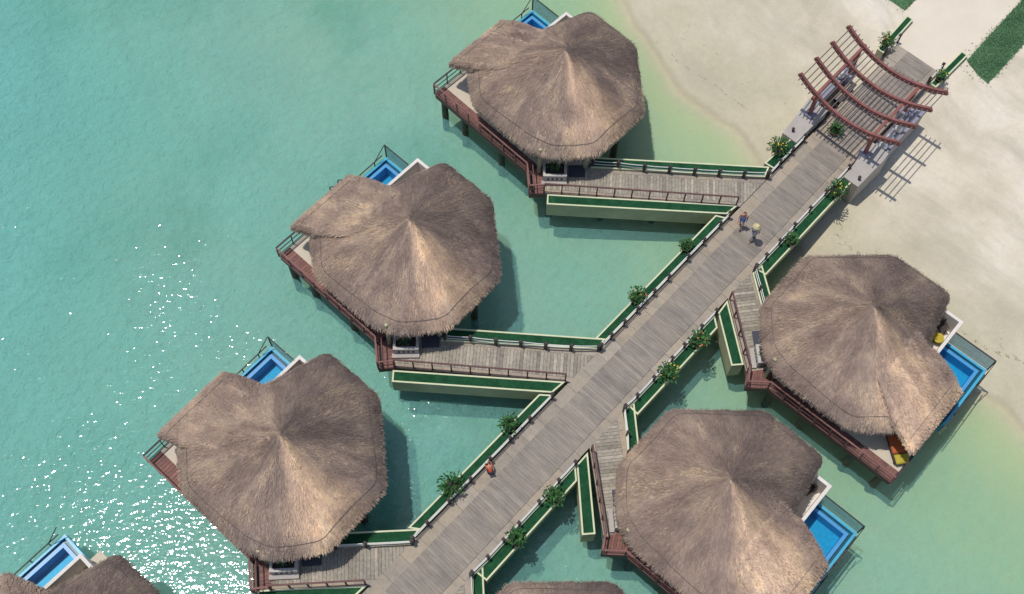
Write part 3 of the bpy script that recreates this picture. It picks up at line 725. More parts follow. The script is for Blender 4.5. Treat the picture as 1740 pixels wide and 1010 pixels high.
BUN = {
 'b1': ('thatched bungalow nearest the beach on the left side of the boardwalk', (-4.16, 10.69), -1.99, 1, LSL, LCL, (5.2, 7.3), 4.22, ()),
 'b2': ('middle thatched bungalow of the left row with a ladder rail on its seaward edge', (-17.3, 9.44), .05, 1, LSL, LCL, (5.45, 7.3), 4.25, ('ladder',)),
 'b3': ('large thatched bungalow at lower left, third from the beach', (-29.32, 5.66), 1.4, 1, LSL, LCL, (5.15, 7.0), 3.95, ()),
 'b4': ('thatched bungalow cut off by the lower left corner, its long blue pool showing', (-42.8, 5.35), 0, 1, LSL, LCL, (5.55, 7.28), 3.52, ('noglass', 'noentry')),
 'b5': ('thatched bungalow right of the boardwalk whose pool reaches over the sand', (-5.31, 7.73), -1.41, -1, LSR, LCR, (5.1, 7.5), 4.42, ()),
 'b6': ('thatched bungalow at lower right with an orange cushion patch beside its square pool', (-16.89, 7.97), -1.22, -1, LSR, LCR, (5.02, 7.3), 4.2, ()),
 'b7': ('thatched roof just rising over the bottom edge right of the boardwalk', (-28.4, 7.95), -1.2, -1, LSR, LCR, (5.02, 7.3), 4.2, ('noentry',)),
}
BUN['b6'] = ('thatched bungalow at lower right standing wholly over water with a square pool',) + BUN['b6'][1:]
for k_, v_ in BUN.items():
    bungalow(v_[0], v_[1], v_[2], v_[3], v_[4], v_[5], v_[6], v_[7], v_[8])
def world_of(key, p):
    _, t, rot, m = BUN[key][:4]; c, s_ = math.cos(R(rot)), math.sin(R(rot))
    return (t[0] + c*p[0] - s_*p[1], m * (t[1] + s_*p[0] + c*p[1]))

# ------------------------------------------------------------------ side walks
def side_walk(label, nb, sb, key, width, fence_from, rail_label, rope_label):
    """nb/sb: where the far and near edges leave the boardwalk; runs along sb -> landing"""
    m = BUN[key][3]; e = world_of(key, BUN[key][4]); e = (e[0], e[1] * m); sb = (sb[0], sb[1] * m); nb = (nb[0], nb[1] * m)
    d = Vector((e[0]-sb[0], e[1]-sb[1])); L = d.length; d.normalize(); pv = Vector((-d.y, d.x))
    if pv.x < 0: pv = -pv
    y0 = sb[1] - .04
    W = lambda a, b: (sb[0] + d.x*a + pv.x*b, sb[1] + d.y*a + pv.y*b)
    P = lambda poly: [(x, y*m) for x, y in poly]
    back = width * abs(pv.y / d.y) + .1
    base = clip([W(-back, 0), W(L, 0), W(L, width), W(-back, width)], 0, 1, y0)
    o = tag(MB().prism(P(base), 1.6, 1.952).build('side_boardwalk', M['under']), label, kind='structure')
    a = -back; pit = .175
    while a < L:
        q = clip([W(a, .30), W(a + pit - .014, .30), W(a + pit - .014, width - .36), W(a, width - .36)], 0, 1, y0)
        if len(q) > 2: MB().prism(P(q), 1.95, 1.995 + random.uniform(-.004, .004)).build('plank', M['branch_plank'], o)
        a += pit
    a = -back
    while a < L:
        for u0, u1 in ((0.0, .29), (width - .35, width)):
            q = clip([W(a, u0), W(min(L, a + 1.0), u0), W(min(L, a + 1.0), u1), W(a, u1)], 0, 1, y0)
            if len(q) > 2: MB().prism(P(q), 1.95, 1.99).build('edge_slab', M['slab'], o)
        a += 1.012
    a = 1.5
    while a < L:
        for u in (.4, width - .4): p = W(a, u); link('piling', pile_me, o, (p[0], p[1]*m, 0))
        a += 3.0
    r0, r1 = P([W(.15, .06)])[0], P([W(L - .02, .06)])[0]
    rr = empty('wooden_railing', (r0[0], r0[1], DZ), label=rail_label, cat='railing', group='brown wooden railings of the side walks')
    bx = lambda p: (p[0] - r0[0], p[1] - r0[1])
    railing_parts(rr, [bx(r0), bx(r1)], 0, M['rail'], h=.95, gap=.95, mids=(.1,))
    return W, P, L
def rope_fence(pts, label, h=.74):
    o = pts[0]; r_ = empty('rope_fence', (o[0], o[1], DZ), label=label, cat='rope fence', group='rope fences with dark posts')
    for p in pts: link('post', ROPE_POST, r_, (p[0]-o[0], p[1]-o[1], 0))
    for z in (.34, .62):
        for a, b in zip(pts, pts[1:]):
            q = [(a[0] + (b[0]-a[0])*t - o[0], a[1] + (b[1]-a[1])*t - o[1], z - .16*t*(1-t)) for t in (0, .25, .5, .75, 1)]
            MB().tube(q, .024, 6).build('rope', M['rope'], r_)
    return r_
ROPE_POST = MB().box(0, 0, 0, .13, .13, .66).box(0, 0, .66, .17, .17, .05).box(0, 0, .711, .11, .11, .04).mesh('post', M['dark'])

LEFT_N = lambda s: 0.3
walks = [
 side_walk('plank side walk to the left bungalow nearest the beach', (0.1, .29), (-2.53, .34), 'b1', 2.0, 0, 'brown wooden railing of the left side walk nearest the beach', ''),
 side_walk('plank side walk to the middle bungalow of the left row', (-14.4, .25), (-16.85, .30), 'b2', 1.95, 0, 'brown wooden railing of the side walk to the middle left bungalow', ''),
 side_walk('plank side walk at the bottom to the lower left bungalow', (-28.2, .10), (-31.05, .30), 'b3', 2.15, 0, 'brown wooden railing of the side walk at the bottom edge', ''),
 side_walk('plank side walk to the right bungalow nearest the beach', (-5.1, -2.5), (-7.35, -2.68), 'b5', 1.85, 0, 'brown wooden railing of the right side walk nearest the beach', ''),
 side_walk('plank side walk to the lower right bungalow', (-16.0, -2.65), (-18.75, -2.85), 'b6', 1.95, 0, 'brown wooden railing of the side walk to the lower right bungalow', ''),
 side_walk('plank side walk at the bottom edge right of the boardwalk', (-27.4, -2.75), (-30.1, -2.95), 'b7', 1.95, 0, 'brown wooden railing right of the boardwalk below the bottom edge', ''),
]

# ------------------------------------------------------------------ planters with turf
def planter(q, zt, zb, label, group='cream planter troughs with green turf'):
    cx = sum(p[0] for p in q) / 4; cy = sum(p[1] for p in q) / 4
    r_ = empty('planter_trough', (cx, cy, zb), label=label, cat='planter', group=group)
    q = [(x - cx, y - cy) for x, y in q]
    if area2(q) < 0: q = q[::-1]
    th = .062
    def inset(poly, k):
        n = len(poly); out = []
        for i in range(n):
            p0, p1, p2 = Vector(poly[i-1]), Vector(poly[i]), Vector(poly[(i+1) % n])
            d1, d2 = (p1-p0).normalized(), (p2-p1).normalized(); n1, n2 = Vector((-d1.y, d1.x)), Vector((-d2.y, d2.x))
            bis = (n1 + n2); bis = bis / max(.25, bis.dot(n1)) ; v = p1 + bis * k * min(1, 1)
            out.append((v.x, v.y))
        return out
    qi = inset(q, th); h = zt - zb
    b = MB(); n = 4
    for i in range(n):
        j = (i + 1) % n
        b.prism([q[i], q[j], qi[j], qi[i]], 0, h - .06)
    b.build('trough_wall', M['cream_wall'], r_)
    qo = inset(q, -.012); qj = inset(q, th + .01); b = MB()
    for i in range(n):
        j = (i + 1) % n; b.prism([qo[i], qo[j], qj[j], qj[i]], h - .058, h)
    b.build('coping', M['cream'], r_)
    b = MB(); b.prism(qi, 0.03, h - .05); rr = random.Random(len(label)); tone = None
    # short blades standing on the turf sheet
    e1 = Vector(qi[1]) - Vector(qi[0]); e2 = Vector(qi[3]) - Vector(qi[0])
    area = abs(area2(qi)) / 2
    for k in range(int(area * 260)):
        u, v = rr.uniform(.02, .98), rr.uniform(.03, .97)
        p = (Vector(qi[0])*(1-u) + Vector(qi[1])*u)*(1-v) + (Vector(qi[3])*(1-u) + Vector(qi[2])*u)*v
        a = rr.uniform(0, 6.28); l = rr.uniform(.03, .06); n0 = len(b.v)
        b.v += [(p.x-.012, p.y, h-.05), (p.x+.012, p.y, h-.05), (p.x+math.cos(a)*l, p.y+math.sin(a)*l, h-.05+rr.uniform(.02, .05))]; b.f.append((n0, n0+1, n0+2))
    tag(b.build('turf', M['turf'], r_), kind='stuff')
    return r_
PL = [
 ([(3.5, .37), (3.4, .9), (.68, 1.0), (.75, .37)], 2.15, 1.5, 'short turf planter between the first left side walk and the left gate wall'),
 ([(-3.62, .37), (-3.9, .9), (-14.1, .86), (-13.75, .37)], 2.15, 1.5, 'long turf planter on the left between the first and second side walks'),
 ([(-17.95, .37), (-18.4, .9), (-27.85, .88), (-27.5, .37)], 2.15, 1.5, 'long turf planter on the left between the second and third side walks'),
 ([(3.45, -2.76), (3.45, -3.33), (-4.95, -3.38), (-5.05, -2.78)], 2.15, 1.45, 'turf planter on the right between the gate wall and the first right side walk'),
 ([(-8.75, -2.87), (-9.2, -3.42), (-15.8, -3.48), (-15.75, -2.9)], 2.15, 1.45, 'turf planter on the right between the two right side walks'),
 ([(-19.95, -2.95), (-20.5, -3.52), (-27.1, -3.64), (-27.15, -3.0)], 2.15, 1.45, 'turf planter on the right running down to the bottom edge'),
 ([(-2.58, .40), (-3.42, .50), (-9.78, 8.16), (-9.30, 8.56)], 2.16, .95, 'deep cream planter along the railing side of the first left side walk'),
 ([(.64, .66), (-.05, .42), (-6.28, 7.95), (-5.7, 8.3)], 2.16, 1.2, 'narrow planter behind the rope fence of the first left side walk'),
 ([(-17.0, .40), (-17.88, .48), (-23.05, 6.87), (-22.58, 7.28)], 2.16, .95, 'deep cream planter along the railing side of the second left side walk'),
 ([(-13.75, .47), (-14.45, .36), (-19.68, 6.65), (-18.9, 6.85)], 2.16, 1.2, 'narrow planter behind the rope fence of the second left side walk'),
 ([(-27.5, .42), (-28.3, .30), (-30.95, 2.9), (-30.2, 3.05)], 2.16, 1.2, 'planter beside the rope fence of the third left side walk'),
 ([(-31.15, .36), (-31.95, .40), (-35.4, 3.6), (-34.75, 3.9)], 2.16, .95, 'planter at the bottom edge along the third left side walk railing'),
 ([(-7.6, -2.82), (-8.5, -2.92), (-10.4, -5.3), (-9.93, -5.72)], 2.16, .75, 'cream planter along the railing of the first right side walk'),
 ([(-4.62, -2.86), (-5.36, -2.80), (-7.1, -4.95), (-6.5, -5.25)], 2.16, 1.2, 'planter with white rope fence beside the first right side walk'),
 ([(-19.05, -2.96), (-19.88, -2.98), (-22.35, -5.5), (-21.88, -5.93)], 2.16, .75, 'cream planter along the railing of the lower right side walk'),
 ([(-15.42, -2.93), (-16.1, -2.83), (-18.0, -4.75), (-17.4, -5.0)], 2.16, 1.2, 'planter with white rail beside the lower right side walk'),
 ([(-26.7, -3.02), (-27.4, -2.95), (-29.3, -4.85), (-28.7, -5.1)], 2.16, 1.2, 'planter at the bottom edge to the right of the boardwalk'),
 ([(11.7, .55), (11.7, .98), (15.05, 1.12), (15.05, .68)], 2.22, 1.6, 'turf planter beside the path beyond the pergola, left side'),
 ([(11.75, -2.72), (11.75, -3.15), (15.05, -3.22), (15.05, -2.78)], 2.22, 1.6, 'turf planter beside the path beyond the pergola, right side'),
]
for q in PL: planter(*q)

# ------------------------------------------------------------------ rope fences
rope_fence([(-6.14, 7.97), (-5.25, 6.87), (-4.38, 5.68), (-3.5, 4.57), (-2.62, 3.47), (-1.74, 2.40), (-.85, 1.33), (.02, .35)], 'rope fence along the first left side walk with grey white ropes')
rope_fence([(.06, .30), (1.12, .33), (2.27, .33), (3.45, .33)], 'rope fence on the left between first side walk and gate wall')
rope_fence([(-3.5, .31), (-4.35, .31), (-5.77, .31), (-7.14, .31), (-8.8, .30), (-10.0, .30), (-11.4, .30), (-12.45, .30), (-13.5, .30), (-14.3, .28)], 'long rope fence on the left between first and second side walks')
rope_fence([(-19.5, 6.55), (-18.65, 5.52), (-17.86, 4.45), (-17.04, 3.44), (-16.26, 2.40), (-15.42, 1.38), (-14.45, .32)], 'rope fence along the second left side walk')
rope_fence([(-18.1, .31), (-19.8, .31), (-21.24, .31), (-22.7, .31), (-24.1, .31), (-25.6, .31), (-27.1, .31), (-28.1, .29)], 'long rope fence on the left between second and third side walks')
rope_fence([(-30.9, 2.75), (-29.85, 1.74), (-28.25, .20)], 'short rope fence along the third left side walk')
rope_fence([(3.5, -2.70), (1.27, -2.72), (-.2, -2.72), (-1.63, -2.72), (-3.0, -2.74), (-4.2, -2.74), (-5.08, -2.74)], 'rope fence on the right below the gate wall')
rope_fence([(-8.65, -2.83), (-9.9, -2.83), (-11.34, -2.84), (-12.35, -2.85), (-13.83, -2.86), (-15.15, -2.86), (-16.0, -2.80)], 'rope fence on the right between the two right side walks')
rope_fence([(-19.95, -2.91), (-21.2, -2.92), (-22.65, -2.94), (-24.1, -2.95), (-25.2, -2.96), (-26.3, -2.97), (-27.35, -2.92)], 'rope fence on the right running down to the bottom edge')
rope_fence([(-5.2, -2.78), (-5.95, -3.72), (-6.75, -4.7)], 'rope fence of the first right side walk')
rope_fence([(-16.1, -2.84), (-17.0, -3.82), (-17.75, -4.5)], 'rope fence of the lower right side walk')
rope_fence([(-27.45, -2.96), (-28.4, -4.0), (-29.2, -4.8)], 'rope fence at the bottom edge right of the boardwalk')
rope_fence([(11.7, .45), (13.1, .45)], 'short rope fence beyond the pergola, left side')
rope_fence([(11.7, -2.62), (13.1, -2.62)], 'short rope fence beyond the pergola, right side')

# ------------------------------------------------------------------ potted shrubs
for i, (x, y, lab, mesh, sc_, fl) in enumerate([
 (1.83, .98, 'spiky green shrub with yellow flowers in left planter near the gate wall', 2, 1.15, 'gold'),
 (-6.63, .82, 'rounded green shrub in the left planter, facing the two walkers', 0, .95, None),
 (-10.87, .76, 'coral flowered shrub in the long left planter between first and second side walks', 1, 1.15, 'coral'),
 (-20.71, .82, 'dense dark green shrub in the left planter just below the second side walk', 3, 1.15, None),
 (-25.01, .72, 'spiky green shrub in the left planter below the person in orange', 2, 1.2, None),
 (1.81, -3.08, 'tall spiky shrub with yellow flowers in right planter near the gate wall', 2, 1.1, 'gold'),
 (-2.41, -3.16, 'low round green shrub in right planter above the first right side walk', 0, .95, None),
 (-10.62, -3.2, 'coral flowered shrub in right planter just below the first right side walk', 1, 1.25, 'coral'),
 (-13.1, -3.2, 'bushy green shrub in the middle of the planter between the right side walks', 3, 1.2, 'gold'),
 (-21.93, -3.26, 'bright green shrub in the right planter just below the lower right side walk', 3, 1.15, None),
 (-24.71, -3.36, 'dark green shrub in the right planter nearest the bottom edge', 0, 1.15, None),
 (12.3, .80, 'green shrub in the planter beyond the pergola on the left', 2, .95, 'gold'),
 (12.4, -2.98, 'leafy shrub with yellow flowers beyond the pergola on the right', 1, .9, 'gold'),
 (5.2, -.62, 'green potted shrub standing in the middle of the boardwalk under the pergola', 0, 1.05, None)]):
    z = 2.11 if i < 11 else (2.18 if i < 13 else 2.0)
    shrub(x, y, z, lab, mesh, sc_, fl)
for k_, lab in (('b1', 'green plant in the entrance planter of the left bungalow nearest the beach'), ('b2', 'green plant in the entrance planter of the middle left bungalow'), ('b3', 'green plant in the entrance planter of the lower left bungalow'), ('b5', 'green plant in the entrance planter of the right bungalow by the sand'), ('b6', 'green plant in the entrance planter of the lower right bungalow')):
    p = world_of(k_, (-3.75, -1.55) if BUN[k_][3] > 0 else (-3.5, -1.55))
    shrub(p[0], p[1], 2.38, lab, 3, .8, None, cat='plant', group='plants in the bungalow entrance planters', pot=False)

# ------------------------------------------------------------------ pergola
pg = empty('pergola', (6.6, -1.0, DZ), label='red brown pergola with four curved beams and thin rods over the boardwalk gate', cat='pergola')
def pz(n): return 4.55 + 1.12 * ((n + 1.05) / 3.33) ** 2
for s_ in (4.36, 5.85, 7.36, 8.9):
    b = MB(); NB = 28; sec = [(-.075, -.14), (.075, -.14), (.075, .14), (-.075, .14)]
    for i in range(NB + 1):
        n = 2.30 - 6.68 * i / NB; dzdn = 2 * 1.12 * (n + 1.05) / 3.33 ** 2; L = math.hypot(1, dzdn)
        for a, c in sec: b.v.append((s_ - 6.6 + a, n + 1.0 - c * dzdn / L, pz(n) - DZ + c / L))
    for i in range(NB):
        for j in range(4): b.f.append((4*i+j, 4*i+(j+1) % 4, 4*(i+1)+(j+1) % 4, 4*(i+1)+j))
    b.f.append((3, 2, 1, 0)); b.f.append((4*NB, 4*NB+1, 4*NB+2, 4*NB+3)); b.build('curved_beam', M['pergola'], pg)
for n in (1.0, -2.85): MB().bar((4.1 - 6.6, n + 1.0, pz(n) - DZ - .16), (9.2 - 6.6, n + 1.0, pz(n) - DZ - .16), .17, .2).build('long_beam', M['pergola'], pg)
rod = MB().bar((-2.56, 0, 0), (2.62, 0, 0), .05, .05).mesh('rod', M['rod'])
for i in range(24):
    n = 2.12 - 6.34 * i / 23
    if abs(n - 1.0) < .1 or abs(n + 2.85) < .1: continue
    link('rod', rod, pg, (random.uniform(-.04, .04), n + 1.0, pz(n) - DZ + .02), random.uniform(-.006, .006))
for n in (1.0, -2.85):
    for s_ in (4.7, 8.6):
        MB().box(s_ - 6.6, n + 1.0, -.3, .2, .2, pz(n) - 2.0 - .26 + .3).build('column', M['pergola'], pg)
        MB().box(s_ - 6.6, n + 1.0, -.6, .52, .52, 1.45).build('stone_base', M['bluestone'], pg)
def gate_wall(n0, n1, label):
    r_ = empty('gate_wall', (4.2, (n0 + n1) / 2, 1.0), label=label, cat='wall', group='grey gate walls beside the pergola')
    cx, cy = 4.2, (n0 + n1) / 2; h = (n1 - n0) / 2
    b = MB(); b.prism([(-1.25, -h*.75), (1.25, -h), (1.25, h), (-1.25, h*.75)], -.6, [1.25, 1.95, 1.95, 1.25])
    b.build('sloping_wall', M['concrete'], r_)
    dy = .36 if n0 > 0 else 0
    MB().box(3.4, dy, -.4, 4.25, .44 if n0 > 0 else .78, 1.75).build('low_wall', M['concrete'], r_)
    MB().box(3.4, dy, 1.36, 4.3, .5 if n0 > 0 else .88, .07).build('coping', M['bluestone'], r_)
    return r_
MB().box(5.75 - 6.6, .62 + 1.0, .004, 1.75, .62, .16).build('dark_box', M['under_dark'], pg)  # near-black box on the deck under the left beam
gate_wall(.34, 1.62, 'grey sloping gate wall left of the boardwalk below the pergola')
gate_wall(-3.95, -2.68, 'grey sloping gate wall right of the boardwalk below the pergola')
urn = MB().lathe([(.10, 0), (.20, .06), (.27, .2), (.25, .34), (.16, .42), (.19, .47)], n=16).mesh('white_urn', M['rope'], True)
for i, (x, y, lab) in enumerate([(5.9, -3.3, 'white round urn on right gate wall under the pergola, nearest the viewer'), (6.5, -3.3, 'second white round urn on the right gate wall under the pergola'), (7.5, -3.3, 'white round urn on the right gate wall in mid pergola'), (8.3, 1.34, 'white round urn on the left gate wall under the pergola')]):
    o = link('white_urn', urn, None, (x, y, 2.435)); tag(o, lab, 'urn', 'white urns under the pergola')
for x, y, lab in ((3.35, 1.1, 'small dark bollard light at the foot of the left gate wall'), (3.3, -3.55, 'small dark bollard light at the foot of the right gate wall')):
    o = MB().lathe([(.05, 0), (.05, .3), (.09, .31), (.09, .38), (.02, .42)], n=10).build('bollard_light', M['dark'], None, loc=(x, y, 2.26)); tag(o, lab, 'light', 'bollard lights at the gate walls')
bn = empty('slatted_bench', (7.55, .52, DZ), label='pale slatted bench on the boardwalk beneath the left side of the pergola', cat='bench')
for i in range(4): MB().box(0, -.18 + .12 * i, .42, 1.5, .09, .035).build('slat', M['slab'], bn)
for x in (-.6, .6): MB().box(x, 0, 0, .08, .44, .42).build('leg', M['dark'], bn)

# ------------------------------------------------------------------ deck furniture
def daybed():
    x, y = world_of('b5', (-3.0, 6.22)); r_ = empty('daybed', (x, y, DZ), R(52), label='dark daybed with orange and yellow cushions on a pale deck corner', cat='daybed')
    MB().box(0, 0, .22, 1.9, .8, .09).build('frame', M['dark'], r_)
    for a in (-.85, .85):
        for c in (-.33, .33): MB().box(a, c, 0, .08, .08, .22).build('leg', M['dark'], r_)
    def cushion(cx, cy, z, sx, sy, h, mat, name):
        b = MB(); N = 6
        for k_, zz in ((0, 0), (1, h)):
            for j in range(N + 1):
                for i in range(N + 1):
                    u, v = i / N * 2 - 1, j / N * 2 - 1; e = max(abs(u), abs(v)); b.v.append((cx + u * sx / 2, cy + v * sy / 2, z + (zz * (1 - .45 * e ** 4) if k_ else h * .25 * e ** 4)))
        W = N + 1; T = W * W
        for j in range(N):
            for i in range(N):
                q = (j*W+i, j*W+i+1, (j+1)*W+i+1, (j+1)*W+i); b.f.append(q[::-1]); b.f.append(tuple(T + t for t in q))
        rim = list(range(N)) + [j*W+N for j in range(N)] + [N*W+i for i in range(N, 0, -1)] + [j*W for j in range(N, 0, -1)]
        for a, c in zip(rim, rim[1:] + rim[:1]): b.f.append((a, c, T + c, T + a))
        b.build(name, mat, r_, smooth=True)
    cushion(.02, 0, .312, 1.0, .74, .12, M['orange'], 'orange_cushion'); cushion(-.78, 0, .312, .5, .7, .13, M['yellow'], 'yellow_cushion')
    cushion(.76, -.1, .312, .32, .4, .15, M['yellow'], 'small_cushion')
daybed()
def chair(key, p, rz, label):
    x, y = world_of(key, p); r_ = empty('garden_chair', (x, y, 2.01), rz, label=label, cat='chair', group='dark chairs in the bungalow courtyards')
    MB().box(0, 0, .40, .48, .48, .05).build('seat', M['dark'], r_); MB().box(-.23, 0, .48, .04, .46, .46).build('backrest', M['dark'], r_)
    for a in (-.2, .2):
        for c in (-.2, .2): MB().box(a, c, 0, .045, .045, .40).build('leg', M['dark'], r_)
        MB().bar((-.22, a * 1.15, .64), (.22, a * 1.15, .62), .05, .04).build('armrest', M['dark'], r_)
chair('b5', (3.95, 4.45), R(-120), 'dark chair in the white walled courtyard by the pool over the sand')
chair('b6', (3.8, 4.3), R(-110), 'dark chair in the white walled courtyard by the lower right square pool')
x, y = world_of('b5', (3.35, 4.62)); tb = empty('side_table', (x, y, 2.01), .4, label='low yellow table in the courtyard beside the dark chair', cat='table')
MB().lathe([(.30, .36), (.31, .38), (.30, .42)], n=18).build('table_top', M['yellow'], tb); MB().lathe([(.16, 0), (.05, .05), (.05, .358)], n=12).build('leg', M['dark'], tb)

# ------------------------------------------------------------------ people
def skin(name, pts, edges, mat, parent, sub=2):
    me = bpy.data.meshes.new(name); me.from_pydata([p[0] for p in pts], edges, [])
    o = bpy.data.objects.new(name, me); C.objects.link(o)
    md = o.modifiers.new('skin', 'SKIN'); md.use_smooth_shade = True
    for i, p in enumerate(pts):
        sv = me.skin_vertices[0].data[i]; sv.radius = (p[1], p[2] if len(p) > 2 else p[1]); sv.use_root = (i == 0)
    s2 = o.modifiers.new('sub', 'SUBSURF'); s2.levels = s2.render_levels = sub
    dg = bpy.context.evaluated_depsgraph_get(); dg.update()
    nm = bpy.data.meshes.new_from_object(o.evaluated_get(dg)); nm.materials.clear(); nm.materials.append(mat)
    nm.polygons.foreach_set('use_smooth', [True] * len(nm.polygons))
    bpy.data.objects.remove(o); return link(name, nm, parent)
def person(x, y, z, rz, label, J, skinmat, clothes, scale=1.0):
    """J: joints (x forward, y left). clothes: list of (name, joints, radii, links, material)"""
    r_ = empty('person', (x, y, z), rz, label=label, cat='person'); r_.scale = (scale,) * 3
    pts = []; idx = {}; E_ = []
    rad = dict(pelvis=(.13, .11), waist=(.115, .09), chest=(.145, .105), neck=(.055, .055), jaw=(.07, .078), head=(.086, .1), crown=(.06, .07))
    def add(k, p, r_0): idx[k] = len(pts); pts.append((p, *r_0)); return idx[k]
    for k in ('pelvis', 'waist', 'chest', 'neck', 'jaw', 'head', 'crown'): add(k, J[k], rad[k])
    E_ += [(0, 1), (1, 2), (2, 3), (3, 4), (4, 5), (5, 6)]
    nose = Vector(J['head']) + (Vector(J.get('face', (1, 0, 0))).normalized() * .125) + Vector((0, 0, -.02)); add('nose', tuple(nose), (.016, .018)); E_.append((5, idx['nose']))
    for sd in ('l', 'r'):
        for a, b, r0 in (('shoulder', 'chest', .06), ('elbow', 'shoulder', .043), ('wrist', 'elbow', .028)):
            add(a + sd, J[a + sd], (r0, r0)); E_.append((idx[b if b == 'chest' else b + sd], idx[a + sd]))
        wv = Vector(J['wrist' + sd]); d = (wv - Vector(J['elbow' + sd])).normalized(); sdv = d.cross(Vector((0, 1, 0.2))).normalized()
        pm_ = wv + d * .07; add('palm' + sd, tuple(pm_), (.036, .02)); E_.append((idx['wrist' + sd], idx['palm' + sd]))
        for f_, (off, ln) in enumerate(((-.03, .07), (-.011, .085), (.011, .08), (.03, .062))):
            k1 = add('k%d%s' % (f_, sd), tuple(pm_ + d * .035 + sdv * off), (.0095, .0095)); E_.append((idx['palm' + sd], k1))
            k2 = add('f%d%s' % (f_, sd), tuple(pm_ + d * (.035 + ln * .8) + sdv * off * 1.2 + Vector((.02, 0, 0))), (.008, .008)); E_.append((k1, k2))
        k1 = add('t' + sd, tuple(wv + d * .06 + sdv * .055), (.0105, .0105)); E_.append((idx['wrist' + sd], k1))
        for a, b, r0 in (('hip', 'pelvis', .09), ('knee', 'hip', .058), ('ankle', 'knee', .038), ('toe', 'ankle', .033)):
            add(a + sd, J[a + sd], (r0, r0)); E_.append((idx[b if b == 'pelvis' else b + sd], idx[a + sd]))
    skin('body', pts, E_, skinmat, r_)
    for name, js, links, mat in clothes:
        ix = {j[0]: i for i, j in enumerate(js)}
        def at(k):
            if isinstance(k, tuple): a, b, t = k; return tuple(Vector(J[a]) * (1-t) + Vector(J[b]) * t)
            return J[k]
        skin(name, [(at(j[0]), *j[1:]) for j in js], [(ix[a], ix[b]) for a, b in links], mat, r_)
    return r_
M['skin'] = simple('tanned_skin', (0.42, 0.20, 0.12), var=.05, bump=0, rough=.5); M['skin2'] = simple('light_skin', (0.50, 0.29, 0.20), var=.05, bump=0, rough=.5)
M['blue_top'] = simple('pale_blue_top', (0.30, 0.36, 0.60), bump=0); M['blue_short'] = simple('bright_blue_shorts', (0.01, 0.12, 0.45), bump=0)
M['hair'] = simple('reddish_brown_hair', (0.085, 0.028, 0.02), bump=0); M['white_shirt'] = simple('white_shirt', (0.80, 0.80, 0.86), bump=0)
M['pale_trousers'] = simple('pale_grey_trousers', (0.50, 0.46, 0.45), bump=0); M['straw_hat'] = simple('straw_hat', (0.62, 0.52, 0.28), bump=0)
M['orange_top'] = simple('orange_work_top', (0.62, 0.085, 0.025), bump=0); M['navy'] = simple('navy_cloth', (0.02, 0.02, 0.045), bump=0)
def walk_pose(k=1, lean=.03):
    st = .24
    return dict(pelvis=(0, 0, .95), waist=(.01, 0, 1.12), chest=(lean, 0, 1.34), neck=(lean+.02, 0, 1.49), jaw=(lean+.05, 0, 1.56), head=(lean+.05, 0, 1.65), crown=(lean+.04, 0, 1.715),
      shoulderl=(lean, .185, 1.42), shoulderr=(lean, -.185, 1.42), elbowl=(lean-.12*k, .24, 1.17), elbowr=(lean+.08*k, -.24, 1.16), wristl=(lean-.02*k, .25, .95), wristr=(lean+.26*k, -.22, .99),
      hipl=(0, .09, .90), hipr=(0, -.09, .90), kneel=(.2*k if k > 0 else .02, .095, .50), kneer=(.02 if k > 0 else .2, -.095, .50),
      anklel=(st*k, .095, .085), ankler=(-st*k, -.095, .11), toel=(st*k+.17, .11, .04), toer=(-st*k+.15, -.11, .035), face=(1, 0, 0))
SHIRT = [('pelvis', .15, .12), ('waist', .135, .11), ('chest', .165, .125), ('shoulderl', .075, .075), (('shoulderl', 'elbowl', .6), .062, .062), ('shoulderr', .075, .075), (('shoulderr', 'elbowr', .6), .062, .062)]
SHL = [('pelvis', 'waist'), ('waist', 'chest'), ('chest', 'shoulderl'), ('shoulderl', ('shoulderl', 'elbowl', .6)), ('chest', 'shoulderr'), ('shoulderr', ('shoulderr', 'elbowr', .6))]
def legs(t): return ([('pelvis', .148, .122), ('hipl', .105, .105), (('hipl', 'kneel', t), .078, .078), ('hipr', .105, .105), (('hipr', 'kneer', t), .078, .078)], [('pelvis', 'hipl'), ('hipl', ('hipl', 'kneel', t)), ('pelvis', 'hipr'), ('hipr', ('hipr', 'kneer', t))])
LONG = ([('pelvis', .148, .122), ('hipl', .105, .105), ('kneel', .075, .075), (('kneel', 'anklel', .9), .06, .06), ('hipr', .105, .105), ('kneer', .075, .075), (('kneer', 'ankler', .9), .06, .06)],
  [('pelvis', 'hipl'), ('hipl', 'kneel'), ('kneel', ('kneel', 'anklel', .9)), ('pelvis', 'hipr'), ('hipr', 'kneer'), ('kneer', ('kneer', 'ankler', .9))])
SHOES = ([('anklel', .048, .048), ('toel', .045, .04), ('ankler', .048, .048), ('toer', .045, .04)], [('anklel', 'toel'), ('ankler', 'toer')])
hairj = lambda: ([('crown', .075, .085), ('head', .1, .108), (('jaw', 'neck', .4), .1, .07), (('neck', 'chest', .6), .11, .05)], [('crown', 'head'), ('head', ('jaw', 'neck', .4)), (('jaw', 'neck', .4), ('neck', 'chest', .6))])
J1 = walk_pose(1); J1b = dict(J1)
p1 = person(-3.46, -.50, 2.0, R(200), 'person with long reddish hair, pale blue top and bright blue shorts walking on the boardwalk', J1, M['skin'],
  [('top', SHIRT[:4] + SHIRT[5:6], [l for l in SHL if not isinstance(l[1], tuple)], M['blue_top']), ('shorts', *legs(.45), M['blue_short']), ('shoes', *SHOES, M['navy'])], scale=.9)
J1['hb'] = (-.05, 0, 1.60); J1['hc'] = (-.11, 0, 1.45); J1['hd'] = (-.12, 0, 1.25); J1['ht'] = (.03, 0, 1.70)
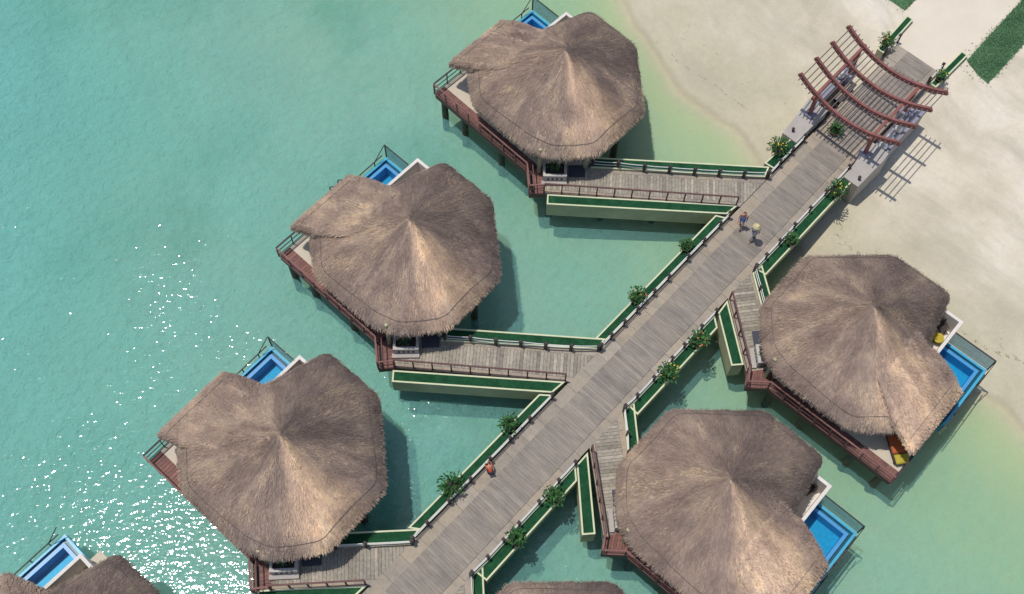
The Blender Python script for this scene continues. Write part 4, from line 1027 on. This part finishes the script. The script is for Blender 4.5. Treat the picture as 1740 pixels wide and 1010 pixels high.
skin('hair', [((.03, 0, 1.70), .085, .09), ((-.02, 0, 1.62), .1, .085), ((-.09, 0, 1.46), .1, .06), ((-.12, 0, 1.26), .085, .04)], [(0, 1), (1, 2), (2, 3)], M['hair'], p1)
J2 = walk_pose(-1)
p2 = person(-3.66, -1.46, 2.0, R(205), 'person in a straw hat, white shirt and pale trousers walking on the boardwalk', J2, M['skin2'],
  [('shirt', SHIRT, SHL, M['white_shirt']), ('trousers', *LONG, M['pale_trousers']), ('shoes', *SHOES, M['dark'])], scale=.93)
MB().lathe([(.25, 1.655), (.26, 1.668), (.13, 1.685), (.125, 1.775), (.08, 1.80)], .08, 0, 18).build('straw_hat', M['straw_hat'], p2, smooth=True)
MB().bar((.17, .12, 1.42), (.10, -.16, .98), .05, .02).bar((-.12, .12, 1.42), (-.10, -.16, .98), .05, .02).bar((.17, .12, 1.42), (-.12, .12, 1.46), .05, .02).build('bag_strap', M['navy'], p2)
J3 = dict(pelvis=(-.12, 0, .62), waist=(.0, 0, .76), chest=(.20, 0, .90), neck=(.32, 0, .97), jaw=(.39, 0, .98), head=(.45, 0, 1.03), crown=(.49, 0, 1.09),
  shoulderl=(.24, .18, .93), shoulderr=(.24, -.18, .93), elbowl=(.42, .24, .74), elbowr=(.44, -.22, .75), wristl=(.60, .16, .60), wristr=(.62, -.14, .62),
  hipl=(-.10, .1, .58), hipr=(-.10, -.1, .58), kneel=(.22, .14, .46), kneer=(.10, -.14, .36), anklel=(-.02, .13, .085), ankler=(-.24, -.13, .10), toel=(.15, .15, .04), toer=(-.08, -.15, .04), face=(1, 0, -.6))
p3 = person(-23.12, -.12, 2.0, R(60), 'person in an orange top crouching by the left planter of the boardwalk', J3, M['skin'],
  [('orange_top', SHIRT, SHL, M['orange_top']), ('trousers', *LONG, M['navy']), ('shoes', *SHOES, M['dark'])], scale=.74)
skin('hair', [((.47, 0, 1.10), .08, .085), ((.40, 0, 1.06), .09, .09)], [(0, 1)], M['hair'], p3)
